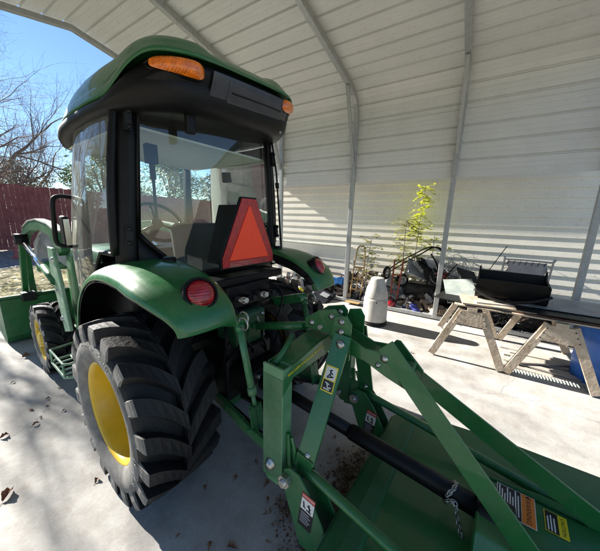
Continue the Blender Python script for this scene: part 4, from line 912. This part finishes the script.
# white canister
c = wthing('canister', 'off white steel canister with domed top and black rubber foot, on the concrete', 'canister', 2.58, -.36)
pr = [(.02, .172), (.05, .175), (.38, .172), (.395, .168), (.40, .156), (.406, .160), (.43, .160), (.48, .155), (.54, .142), (.60, .120), (.645, .102), (.665, .096), (.69, .092), (.697, .082), (.698, 0)]
MB().lathe([(0, 0)]+pr, axis='Z', seg=48).build('body', M['can'], c)
MB().lathe([(.012, .17), (.012, .184), (.022, .188), (.032, .184), (.036, .176), (.048, .183), (.058, .183), (.064, .173)], axis='Z', seg=40).build('foot_ring', M['black'], c)
for a in (200, 250, 300, 20): b = MB(); b.lathe([(0, .010), (.004, .010), (.004, 0)], (0, 0, 0), 'X', 10); q = Matrix.Rotation(R(a), 3, 'Z'); b.v = [tuple(q @ (Vector(v)+Vector((.1715, 0, .365)))) for v in b.v]; b.build('hole_plug', M['black'], c)
# sawhorses
def sawhorse(loc_n, loc_t, label, first=None):
    if first: c = copy_tree(first); c.location = T(loc_n, loc_t, 0); c['label'] = label; return c
    c = wthing('sawhorse', label, 'sawhorse', loc_n, loc_t, group='pair of sawhorses')
    MB().box((.48, 0, .615), (1.02, .09, .04)).build('top_rail', M['wood'], c, bevel=.003)
    for e in (0, .96):
        for sgn in (-1, 1):
            MB().bar((e, sgn*.33, .02), (e, sgn*.085, .605), .036, .075, (0, 1, 0)).build('leg', M['wood'], c, bevel=.003)
        g = MB(); xx = e+(-.022 if e == 0 else .022); g.prism([(-.155, .44), (-.095, .60), (.095, .60), (.155, .44)], xx-.006, xx+.006, 'X'); g.build('gusset', M['wood'], c)
        for sgn in (-1, 1):
            k = MB(); 
            for z in (.47, .52, .57): k.lathe([(0, .006), (-.003, .006), (-.003, 0)], (xx-.006, sgn*(.33-.245*z/.6), z), 'X', 6)
            k.build('screws', M['darkmetal'], c)
    return c
s1 = sawhorse(2.02, -1.54, 'weathered wooden sawhorse nearer the canister, carrying the left of the sheets')
s2 = sawhorse(2.02, -2.24, 'weathered wooden sawhorse nearer the blue drum, carrying the right of the sheets', s1)
# sheets across the sawhorses
G2 = 'sheets laid across the sawhorses'
def slab(name, label, cat, cn, ct, z, dn, dt, th, rz, m, rx=0, ry_=0, group=G2, bev=.001):
    c = MB().box((0, 0, 0), (dn, dt, th)).build(name, m, bevel=bev); c.location = T(cn, ct, z); c.rotation_euler = (rx, ry_, WA+rz); tag(c, label, cat, group); return c
slab('plank', 'thin rough plank along the front edge, lowest on the sawhorses', 'plank', 2.06, -2.02, .645, .10, 1.30, .014, .02, M['wood'])
slab('plywood_sheet', 'brown plywood piece under the black tub', 'plywood', 2.30, -1.72, .674, .55, .62, .018, .12, M['wood'])
slab('metal_sheet', 'dull grey metal sheet hanging out over the right sawhorse', 'sheet', 2.45, -2.30, .672, .75, 1.25, .006, -.06, M['sheet'])
slab('metal_sheet', 'grey metal sheet uppermost on the right sawhorse', 'sheet', 2.5, -2.45, .700, .62, 1.25, .005, .05, M['sheet'], rx=R(1.2))
slab('metal_sheet', 'thin dark metal strip at the front edge of the right sheets', 'sheet', 2.08, -2.35, .690, .16, .9, .005, -.03, M['darkmetal'])
slab('white_board', 'white board tilted behind the left sawhorse top', 'board', 2.46, -1.40, .705, .46, .32, .012, .25, M['whitesheet'], rx=R(-8), ry_=R(-24), group=None)
slab('red_strip', 'narrow faded red strip between plank and metal sheets', 'strip', 2.09, -2.02, .657, .09, 1.15, .007, .02, M['redfaded'])
slab('metal_sheet', 'dark grey sheet jutting out left under the plywood', 'sheet', 2.35, -1.55, .662, .6, .7, .005, -.18, M['darkmetal'])
slab('wood_scrap', 'short broken board lying on the left sheets before the tub', 'board', 2.14, -1.72, .688, .10, .34, .02, .25, M['board'])
# black tub
c = wthing('black_tub', 'open black plastic tub lying on the sheets over the sawhorses', 'tub', 2.42, -1.86, -.05, .70)
def tubf(u, v):   # cross-section over n, swept along t
    a = (u-.5)*2; x = .19*a; z = .22*abs(a)**3; return (x, (v-.5)*.60, z)
t_ = MB(); t_.prism([(-.20, .22), (-.17, .04), (-.12, .0), (.12, .0), (.17, .05), (.20, .27), (.185, .27), (.155, .06), (.11, .018), (-.11, .018), (-.155, .05), (-.185, .22)], -.30, .30, 'Y'); t_.build('shell', M['black'], c, bevel=.004)
for y in (-.30, .30):
    t_ = MB(); t_.prism([(-.20, .20), (-.17, .04), (-.12, .0), (.12, .0), (.17, .05), (.20, .27), (.21, .31), (.185, .31), (.14, .24)], y-.008, y+.008, 'Y'); t_.build('end_wall', M['black'], c)
t_ = MB(); t_.tube(smooth_path([(-.22, .32, .10), (-.27, .1, .02), (-.26, -.15, .05), (-.21, -.32, .12)], 6), .016, 8); t_.build('hose', M['darkmetal'], c)
# folding cot frame leaning on the wall
c = wthing('cot_frame', 'folding cot of lilac grey cloth laced to a tubular frame, leaning at the wall', 'cot', 3.40, -2.10, 0)
fr = [(.30, -.27, .0), (.05, -.27, .99), (.03, -.24, 1.03), (.03, .20, 1.03), (.05, .24, .98), (.30, .24, 0)]
MB().tube(smooth_path(fr, 6), .012, 8).build('frame', M['galv'], c)
MB().grid(lambda u, v: (.285-.24*v*.97+.004, -.225+.42*u+.01*math.sin(v*40)*(1 if u in (0, 1) else 0), .06+.95*v), 8, 40).build('cloth', M['rope'], c, solid=.003)
lc = MB()
for k in range(14): z = .1+k*.066; x = .285-.24*(z-.03); 
for k in range(14):
    z = .1+k*.066; x = .292-.245*z
    for y0, y1 in ((-.262, -.222), (.235, .198)): lc.tube([(x, y0, z), (x, y1, z+.02)], .004, 5)
for k in range(7): y = -.20+k*.065; lc.tube([(.035, y, 1.02), (.045, y+.015, .965)], .004, 5)
tag(lc.build('lacing', M['black'], c), None)
# barrel
c = wthing('blue_drum', 'blue plastic drum standing behind the right sawhorse', 'drum', 2.40, -2.76)
MB().lathe([(0, 0), (0, .27), (.02, .285), (.18, .29), (.20, .297), (.22, .29), (.42, .29), (.44, .297), (.46, .29), (.60, .285), (.63, .27), (.63, 0)], axis='Z', seg=48).build('body', M['blue'], c)
MB().lathe([(.628, .275), (.65, .275), (.65, .255), (.628, .255)], axis='Z', seg=48).build('rim', M['blue'], c)
# stack of boards on the floor
G3 = 'grey boards lying on the floor under the sawhorses'; rr = random.Random(12)
descr = ['rear most grey board, touching the rail side of the pile', 'second grey board counted from the wall side', 'third grey board counted from the wall side', 'fourth board, in the middle of the floor pile', 'board just in front of the middle of the pile', 'second nearest grey board of the floor pile', 'nearest grey board, beside the spindle rail', 'short grey board across the top of the pile']
for k in range(8):
    if k < 7: slab('board', descr[k], 'board', 2.72-.085*k+rr.uniform(-.01, .01), -2.36+rr.uniform(-.05, .05), .012+.014*(k % 2), .075, .85+rr.uniform(-.15, .1), .018, rr.uniform(-.12, .12), M['board'], group=G3)
    else: slab('board', descr[k], 'board', 2.45, -2.3, .05, .09, .7, .018, .5, M['board'], group=G3)
c = wthing('spindle_rail', 'pale ribbed plastic strip lying in front of the grey boards', 'strip', 2.12, -2.30, .04)
q = MB()
for k in range(30): q.tube([(-.03, -.36+k*.025, .012), (.035, -.355+k*.025, .022)], .008, 6)
q.build('ribs', M['whitesheet'], c); MB().box((0, 0, .006), (.05, .76, .01)).build('base', M['board'], c)

# wheeled things
def spoked(parent, c_, r, tyre_m, hub_m, ax=0, nm='wheel', w_=.035):
    q = MB(); q.lathe([(-w_*.5, r*.62), (-w_*.6, r*.8), (-w_*.4, r*.95), (0, r), (w_*.4, r*.95), (w_*.6, r*.8), (w_*.5, r*.62)], seg=28)
    rm = Matrix.Rotation(ax, 3, 'Z'); q.v = [tuple(rm @ Vector(v)+Vector(c_)) for v in q.v]; o = q.build(nm, tyre_m, parent)
    q = MB(); q.lathe([(-w_*.45, r*.62), (-w_*.3, r*.55), (-w_*.3, r*.2), (-w_*.8, r*.18), (-w_*.8, 0)], seg=20); q.lathe([(w_*.45, r*.62), (w_*.3, r*.55), (w_*.3, 0)], seg=20); q.v = [tuple(rm @ Vector(v)+Vector(c_)) for v in q.v]; q.build('hub', hub_m, o); return o
c = wthing('hand_truck', 'tan painted hand truck leaning on the second post from the tractor', 'hand truck', 3.38, .24, 0)
f_l = MB(); f_l.tube(smooth_path([(-.06, -.10, .10), (.03, -.10, .55), (.10, -.07, .98), (.11, 0, 1.04), (.10, .07, .98), (.03, .10, .55), (-.06, .10, .10)], 6), .013, 8)
for z in (.25, .45, .65): f_l.bar((-.06+.2*z, -.10, z), (-.06+.2*z, .10, z), .02, .03)
f_l.bar((-.02, 0, .25), (.055, 0, .65), .03, .012, (0, 1, 0)); f_l.build('frame', M['tan'], c)
f_l = MB(); f_l.box((-.13, 0, .04), (.16, .26, .01)); f_l.build('toe_plate', M['tan'], c)
spoked(c, (-.02, -.15, .10), .10, M['black'], M['white_plastic'], R(60)); spoked(c, (-.02, .15, .10), .10, M['black'], M['white_plastic'], R(60))
c = wthing('red_hand_truck', 'rusty red hand truck with a spoked wheel, right behind the canister', 'hand truck', 3.45, -.42, 0)
f_l = MB(); 
for y in (-.05, .06): f_l.bar((.0, y, .15), (.06, y*1.3-.02, .86), .025, .022, (0, 1, 0))
for z in (.3, .6): f_l.bar((.02, -.06, z), (.02, .07, z), .02, .02)
f_l.build('frame', M['redpaint'], c)
spoked(c, (.0, .16, .62), .12, M['black'], M['steel'], R(75)); 
c = wthing('red_can', 'small red fuel can beside the red hand truck', 'can', 3.36, -.40)
MB().lathe([(.0, 0), (.0, .075), (.13, .08), (.15, .07), (.17, .02), (.19, .02), (.19, 0)], axis='Z', seg=24).build('body', M['redlens'], c); 
MB().tube(smooth_path([(0, -.05, .15), (0, -.03, .21), (0, .03, .21), (0, .05, .15)], 4), .006, 6).build('handle', M['black'], c)
# mower / cart handle frame with grey trays
c = wthing('push_mower', 'old push mower with bent black tube handle and grey panels, tipped by the rail', 'mower', 3.62, -.80)
hb_ = MB()
for y in (-.0, .30): hb_.tube(smooth_path([(-.05, .55+y*.2, .60), (.0, .30+y*.3, .80), (.02, .05+y*.3, .98), (.05, -.12+y*.2, 1.10), (.06, -.25+y*.1, 1.07), (.06, -.30, .90)], 5), .011, 8)
hb_.tube([(.05, -.12, 1.10), (.05, -.06, 1.10)], .011, 8); hb_.build('handle', M['black'], c)
hb_ = MB(); hb_.prism([(-.30, .55), (.18, .72), (.24, .90), (.05, .93), (-.25, .80)], -.02, .25, 'X'); hb_.v = [(x, -y, z) for x, y, z in hb_.v]; hb_.build('deck', M['sheet'], c, bevel=.02)
hb_ = MB(); hb_.prism([(-.30, .45), (-.02, .90), (.05, .93), (-.12, .40)], -.04, -.02, 'X'); hb_.v = [(x, y, z) for x, y, z in hb_.v]; hb_.build('grass_flap', M['black'], c)
spoked(c, (-.04, .30, .50), .12, M['black'], M['sheet'], R(40)); spoked(c, (.1, -.25, .5), .12, M['black'], M['sheet'], R(20))
hb_ = MB(); hb_.box((.1, .0, .3), (.35, .5, .35)); hb_.build('engine', M['darkmetal'], c, bevel=.05)
# wire tangle, dark tub, crates, tarps
def tangle(name, label, cat, n, t, z, R0, turns, m, r, seed, sq=1):
    c = MB(); rr = random.Random(seed)
    for k in range(turns):
        u = Vector((rr.gauss(0, 1), rr.gauss(0, 1), rr.gauss(0, 1))).normalized(); v = u.orthogonal().normalized(); w2 = u.cross(v); o = Vector((rr.gauss(0, .25), rr.gauss(0, .4), rr.gauss(0, .3)))*R0; q = R0*rr.uniform(.5, 1)
        c.tube([o+(v*math.cos(a)+w2*math.sin(a))*q*(1+.12*math.sin(3*a+k)) for a in [j*math.pi/8 for j in range(15)]], r, 4, False)
    b = c.build(name, m, fix=False); b.location = T(n, t, z); b.rotation_euler = (0, 0, WA); tag(b, label, cat); return b
tangle('wire_coil', 'tangled ball of grey wire on the junk between post and tub', 'wire', 3.62, -1.28, .74, .22, 60, M['galv'], .003, 3)
tangle('red_cable', 'loop of red cable within the grey wire tangle', 'cable', 3.50, -1.17, .70, .10, 7, M['redpaint'], .005, 4)
tangle('black_cable', 'black cable tangle under the white board by the left sawhorse', 'cable', 3.45, -1.45, .35, .18, 30, M['black'], .005, 5)
tangle('wire_coil', 'low rusty wire tangle behind the sawhorse legs', 'wire', 3.50, -2.0, .25, .24, 55, M['redpaint'] if False else M['darkmetal'], .004, 6)
c = wthing('black_pot', 'big round black nursery pot lying on its side behind the leaning post', 'pot', 3.50, -1.16, R(25), .33)
MB().lathe([(-.10, .13), (.12, .17), (.125, .185), (.15, .185), (.15, .165), (.12, .16), (-.09, .12), (-.09, 0)], seg=32).build('body', M['black'], c)
c = wthing('panel', 'dark radiator like louvred panel lying on the ground by the right fender', 'panel', 3.10, .92, R(-8), .09)
c.rotation_euler = (R(14), R(-16), WA-.1)
MB().box((0, 0, 0), (.42, .60, .03)).build('frame', M['black'], c, bevel=.006)
q = MB()
for k in range(11): q.box((-.17+k*.034, 0, .024), (.014, .54, .02), Euler((0, .5, 0)))
tag(q.build('louvres', M['roofpanel'], c), None)
for yy, xx in ((-.15, .05), (.12, -.08)): MB().box((xx, yy, .04), (.13, .16, .012)).build('tray', M['sheet'], c, bevel=.003)
def lump(name, label, cat, n, t, z, d, m, seed, amp=.35, group=None):
    rr = random.Random(seed); fr = [(Vector((rr.gauss(0, 1), rr.gauss(0, 1), rr.gauss(0, 1)))*3, rr.uniform(0, 6)) for _ in range(7)]
    mb = MB()
    def fn(u, v):
        th, ph = u*2*math.pi, v*math.pi; p = Vector((math.sin(ph)*math.cos(th), math.sin(ph)*math.sin(th), math.cos(ph))); k = 1+amp*sum(math.sin(p.dot(a)+b) for a, b in fr)/4
        p = p*k; return (p.x*d[0], p.y*d[1], max(-d[2]*.8, p.z*d[2]))
    mb.grid(fn, 33, 17); o = mb.build(name, m, fix=True); o.location = T(n, t, z); o.rotation_euler = (0, 0, WA); tag(o, label, cat, group); return o
lump('plastic_bag', 'bright blue plastic bag on the heap right of the green fender', 'bag', 3.48, .66, .33, (.10, .13, .08), M['bluebag'], 1, .5)
lump('plastic_bag', 'smaller blue bag nearer the green fender', 'bag', 3.55, .98, .36, (.08, .12, .05), M['bluebag'], 2, .5)
lump('tarp', 'crumpled dark blue tarp on the ground left of the leaning post', 'tarp', 3.42, -.78, .07, (.12, .17, .09), M['tarp'], 3, .5)
lump('tarp', 'crumpled white sheet beside the dark blue tarp', 'tarp', 3.55, -.62, .12, (.12, .16, .10), M['white_plastic'], 4, .5)
lump('tarp', 'dark olive tarp at the foot of the left sawhorse, beyond the rail', 'tarp', 3.48, -1.42, .10, (.14, .25, .11), M['leaf_dark'] if False else M['seat'], 5, .5)
c = wthing('yellow_jug', 'small yellow jug between fender and louvred panel', 'jug', 2.95, 1.22, 0, .0)
MB().prism([(-.07, 0), (.07, 0), (.07, .17), (.03, .21), (-.03, .21), (-.07, .17)], -.045, .045, 'X').build('body', M['decal_yellow'], c, bevel=.01); MB().lathe([(.205, .02), (.235, .02), (.235, 0)], axis='Z', seg=14).build('cap', M['white_plastic'], c)
G6 = 'hoses and pipes thrown on the heap'
for k, (pts, mt, r, lb) in enumerate((
    ([(3.45, .1, .05), (3.5, -.2, .35), (3.62, -.5, .3), (3.5, -.85, .45)], 'darkmetal', .012, 'dark pipe lying across the heap behind the canister'),
    ([(3.42, -.45, .02), (3.5, -.7, .30), (3.45, -1.0, .12), (3.6, -1.35, .4)], 'black', .010, 'black hose looping beside the dark blue tarp'),
    ([(3.4, .45, .04), (3.5, .8, .2), (3.45, 1.2, .1), (3.6, 1.6, .25)], 'whitesheet', .012, 'white plastic pipe under the blue bags'),
    ([(3.45, -1.5, .05), (3.5, -1.7, .45), (3.6, -2.0, .2), (3.45, -2.5, .3)], 'redpaint', .008, 'red hose behind the sawhorse legs'),
    ([(3.55, -1.0, .1), (3.40, -1.15, .62), (3.45, -1.3, .9)], 'darkmetal', .010, 'bent dark bar sticking up left of the wire tangle'),
    ([(3.42, -.95, .08), (3.55, -1.05, .7), (3.6, -.9, 1.0)], 'black', .012, 'black bar crossing behind the leaning post'))):
    o = MB().tube(smooth_path([tuple(T(*p)) for p in pts], 6), r, 8).build('pipe', M[mt]); tag(o, lb, 'pipe', G6)
lump('cloth_heap', 'pale cloth heap between canister and white sheet', 'cloth', 3.46, -.52, .06, (.10, .12, .07), M['rope'], 7, .6)
lump('cloth_heap', 'grey plastic heap behind the red fuel can', 'cloth', 3.62, -.36, .22, (.14, .20, .14), M['sheet'], 8, .6)
lump('cloth_heap', 'brown heap under the big black pot', 'cloth', 3.45, -1.10, .10, (.13, .20, .11), M['wood'], 9, .6)
lump('cloth_heap', 'dark heap behind the louvred panel', 'cloth', 3.5, 1.15, .10, (.14, .3, .13), M['darkmetal'], 10, .6)
lump('cloth_heap', 'pale grey heap low behind the tan hand truck', 'cloth', 3.62, .22, .12, (.14, .25, .14), M['rope'], 11, .6)
G7 = 'battered sheets and boxes heaped behind the leaning post'
for nm, lb, p, d, mt, rx_, ry2, rz_ in (
    ('scrap_sheet', 'grey sheet tilted steeply in the heap left of the leaning post', (3.60, -.72, .72), (.34, .36, .02), 'sheet', .5, -.7, .3),
    ('scrap_sheet', 'black sheet edge under the tilted grey sheet', (3.62, -.86, .80), (.30, .34, .02), 'black', .35, -.5, .5),
    ('scrap_sheet', 'dark square sheet right of the leaning post', (3.55, -1.08, .62), (.30, .32, .03), 'darkmetal', .2, -1.0, .2),
    ('scrap_box', 'dark box high in the heap behind the wire tangle', (3.78, -1.22, .45), (.35, .40, .40), 'black', .2, .1, .4),
    ('scrap_sheet', 'pale grey sheet flat in the heap near the red fuel can', (3.55, -.25, .30), (.36, .30, .015), 'whitesheet', .15, -.4, .6),
    ('scrap_box', 'grey boxy part under the mower handle', (3.70, -.35, .40), (.22, .30, .20), 'sheet', .3, .3, .4),
    ('scrap_sheet', 'black flap left of the black tub above the white board', (3.05, -1.45, .80), (.22, .26, .02), 'black', .3, -.6, .4)):
    slab(nm, lb, 'scrap', p[0], p[1], p[2], d[0], d[1], d[2], rz_, M[mt], rx=rx_, ry_=ry2, group=G7, bev=.003)
# small mixed debris filling the heap: beyond counting
for nm_, mt_, sd_n, cnt, lb in (('debris', 'debris_dark', 61, 1300, 'dark small rubbish filling the gaps of the heap along the rail'), ('debris', 'debris_pale', 62, 700, 'pale paper and plastic bits strewn over the heap along the rail')):
    rr = random.Random(sd_n); mb = MB()
    for _ in range(cnt):
        t = rr.uniform(-3.2, 2.2); n_ = rr.uniform(3.36, 4.05); hmax = (.16+.45*(n_-3.36))*(1+.5*math.sin(t*5)+.3*math.sin(t*11+1)); p = T(n_, t, rr.uniform(.01, max(.04, hmax)))
        if rr.random() < .45:
            d = Vector((rr.gauss(0, 1), rr.gauss(0, 1), rr.gauss(0, .5))).normalized()*rr.uniform(.04, .2); mb.tube([p-d, p+d], rr.uniform(.002, .007), 4, False)
        else: mb.box(p, (rr.uniform(.02, .18), rr.uniform(.02, .2), rr.uniform(.004, .06)), Euler((rr.uniform(0, 3), rr.uniform(0, 3), rr.uniform(0, 3))))
    tag(mb.build(nm_, M[mt_], fix=False), lb, 'debris', kind='stuff')
# assorted flat scraps behind the rail, each one its own thing
G4 = 'scrap lying behind the rail'; rr = random.Random(31)
SC = [('scrap_box', 'dark box low down beneath the blue bags', (3.55, .85, .12), (.25, .35, .22), 'darkmetal'), ('scrap_box', 'black crate left of the post with the hand truck', (3.65, 1.45, .12), (.3, .4, .22), 'black'),
      ('scrap_board', 'grey board leaning low behind the canister', (3.62, -.15, .22), (.03, .45, .42), 'sheet'), ('scrap_board', 'white board flat on top of the crate far left', (3.6, 1.3, .27), (.28, .5, .015), 'whitesheet'),
      ('scrap_box', 'dark engine block behind the crumpled white sheet', (3.75, -.65, .2), (.25, .3, .35), 'darkmetal'), ('scrap_board', 'brown board standing behind the left sawhorse', (3.6, -1.75, .25), (.02, .5, .42), 'wood'),
      ('scrap_box', 'dark case beyond the rail between both sawhorses', (3.55, -2.3, .16), (.3, .45, .3), 'black'), ('scrap_box', 'grey case beyond the rail behind the drum', (3.6, -2.95, .18), (.3, .5, .34), 'seat')]
for nm, lb, p, d, mt in SC: slab(nm, lb, 'scrap', p[0], p[1], p[2], d[0], d[1], d[2], rr.uniform(-.3, .3), M[mt], rx=rr.uniform(-.1, .1), ry_=rr.uniform(-.15, .15), group=G4, bev=.008)
c = MB().tube([(0, 0, 0), (.05, .0, .05), (.02, -.20, .52)], .005, 6).build('thin_rod', M['darkmetal']); c.location = T(3.0, -1.62, .72); tag(c, 'thin dark rod rising behind the black tub', 'rod')

# saplings with yellow green leaves between rail and wall
def sapling(name, n, t, h, label, m, seed, nl_, lean=(0, 0), top=False):
    c = wthing(name, label, 'sapling', n, t); rr = random.Random(seed); st = MB(); lf = MB()
    pts = smooth_path([(0, 0, 0), (lean[0]*.3+.01, lean[1]*.3, h*.35), (lean[0]*.6-.01, lean[1]*.6, h*.7), (lean[0], lean[1], h)], 6); st.tube(pts, [.010*(1-.7*i/len(pts)) for i in range(len(pts))], 6)
    for k in range(nl_):
        u = rr.uniform(.30, 1.0) if not top else rr.uniform(.35, 1)**.6; p = pts[int(u*(len(pts)-1))]; a = rr.uniform(0, 6.28); L = rr.uniform(.16, .34)*(1.2-.5*u)
        if top and u > .72: L *= .8
        d = Vector((math.cos(a), math.sin(a), rr.uniform(-.35, .9))).normalized(); q = [p+d*L*i/5+Vector((0, 0, -.10*(i/5)**2*L/.3)) for i in range(6)]
        st.tube(q, .002, 3, False); sd2 = d.cross(Vector((0, 0, 1))).normalized()
        for i in range(1, 6):
            for sgn in (-1, 1):
                if rr.random() < .24: continue
                b = q[i]; e = (sd2*sgn+d*.5+Vector((0, 0, rr.uniform(-.5, .1)))).normalized(); l2 = rr.uniform(.045, .085); wd = e.cross(Vector((rr.gauss(0, .3), rr.gauss(0, .3), 1))).normalized()*l2*.30
                lf.add([b, b+e*l2*.5+wd, b+e*l2, b+e*l2*.5-wd], [(0, 1, 2, 3)])
    st.build('stem', M['twig'], c, fix=False); lf.build('leaves', m, c, fix=False); return c
sapling('sapling', 3.70, -.46, 1.55, 'slender sapling with pale olive leaves behind the canister', M['leaf_olive'], 2, 85, (-.05, .0))
sapling('sapling', 3.85, -.60, 2.12, 'tallest sapling, its top a bright yellow green plume', M['leaf_yellow'], 3, 80, (.02, -.06), True)
sapling('sapling', 3.60, .20, 1.25, 'small sapling with olive leaves over the tan hand truck', M['leaf_olive'], 4, 36, (-.02, -.12))
sapling('sapling', 3.80, -.92, 1.3, 'sparse short sapling beside the leaning post', M['leaf_yellow'], 6, 14, (.0, .02))
tl_ = wthing('leaf_plume', 'dark green leaf spray beside the bright plume of the tallest sapling', 'leaf spray', 3.80, -.52) if False else None

# fallen leaves on the concrete, one by one
G5 = 'fallen leaves on the concrete'
def leaf(x, y, s_, rz, label, m='leafdry', seed=0):
    rr = random.Random(seed*7+int(x*100)); mb = MB(); n = 11; L = []; cv = rr.uniform(.1, .38); e1, e2 = rr.uniform(.1, 1.3), rr.uniform(.1, 1.3)
    for i in range(n):
        t = i/(n-1); w2 = .30*math.sin(math.pi*min(1, t*.95+.03))**.7*(1+.45*rr.uniform(-1, 1)); L.append((t-.5+.06*rr.uniform(-1, 1), w2, cv*math.sin(t*3.1)+.06*rr.uniform(-1, 1)))
    vs = []
    for a, w2, z in L: vs += [(a*s_, -w2*s_, (z+e1*w2)*s_), (a*s_, .05*math.sin(a*9)*s_, z*s_*.6), (a*s_, w2*(1-.5*e2*.4)*s_, (z+e2*w2)*s_)]
    mb.add(vs, [(i*3+k, i*3+k+1, i*3+k+4, i*3+k+3) for i in range(n-1) for k in (0, 1)], True); mb.tube([(-.5*s_, 0, .0), (-.85*s_, .05*s_, .04*s_)], .0008+.008*s_, 4)
    o = mb.build('fallen_leaf', M[m], fix=False); zmin = min(v[2] for v in mb.v); o.location = (x, y, .001-zmin); o.rotation_euler = (0, 0, rz); tag(o, label, 'leaf', G5); return o
LV = [((-1.121, 0.416), .075, .9, 'reddish curled leaf with a stem nearest the left edge of the floor'), ((-0.802, 0.142), .035, .8, 'small dark leaf just left of the rear tyre'), ((-1.066, 0.992), .05, .2, 'dark leaf at the left edge above the reddish one'),
      ((-0.915, 0.975), .04, .1, 'flat leaf between the left edge and the rear tyre'), ((-0.877, 1.038), .022, 2, 'tiny round leaf touching the flat leaf'), ((-0.903, 1.209), .035, 1.2, 'thin twig like leaf left of the pair'), ((-0.755, 2.309), .07, .3, 'pale leaf pile below the front tyre rim'),
      ((-0.817, 1.174), .03, 1.9, 'brown bud leaf in sunlight near the tractor shadow'), ((-0.752, 1.001), .025, .5, 'small leaf right at the shadow edge beside the tractor'), ((-0.791, 1.276), .03, 2.7, 'leaf under the step in the sun'), ((-0.924, 1.792), .03, .4, 'little leaf farther up the left floor'),
      ((-0.303, -0.473), .035, .3, 'curled leaf in shade between rear tyre and hitch'), ((-0.218, -0.643), .04, .1, 'narrow leaf near the foot of the hitch'), ((-0.28, -0.709), .03, .6, 'thin leaf below the narrow leaf'), ((-0.449, -0.382), .03, 1, 'leaf fragment in the tyre shadow'),
      ((-0.599, -0.639), .035, .6, 'leaf at the bottom picture edge, left one in shade'), ((-0.545, -0.722), .045, 2.1, 'leaf at the bottom picture edge, middle one in shade'), ((-0.16, -0.495), .03, 1.5, 'dark leaf under the lower link'), ((-0.667, -0.483), .02, 0, 'speck of leaf right of the tyre foot'),
      ((1.972, -0.885), .03, .4, 'small dark leaf in sun behind the top lever'), ((0.328, -0.787), .03, .4, 'leaf beside the drive shaft'), ((0.23, -0.864), .04, 2.4, 'bigger leaf under the drive shaft'), ((-0.691, 1.385), .03, .9, 'leaf half in the tractor shadow')]
for k, (p, s_, rz, lb) in enumerate(LV): leaf(p[0], p[1], s_, rz, lb, 'leafdry', k)
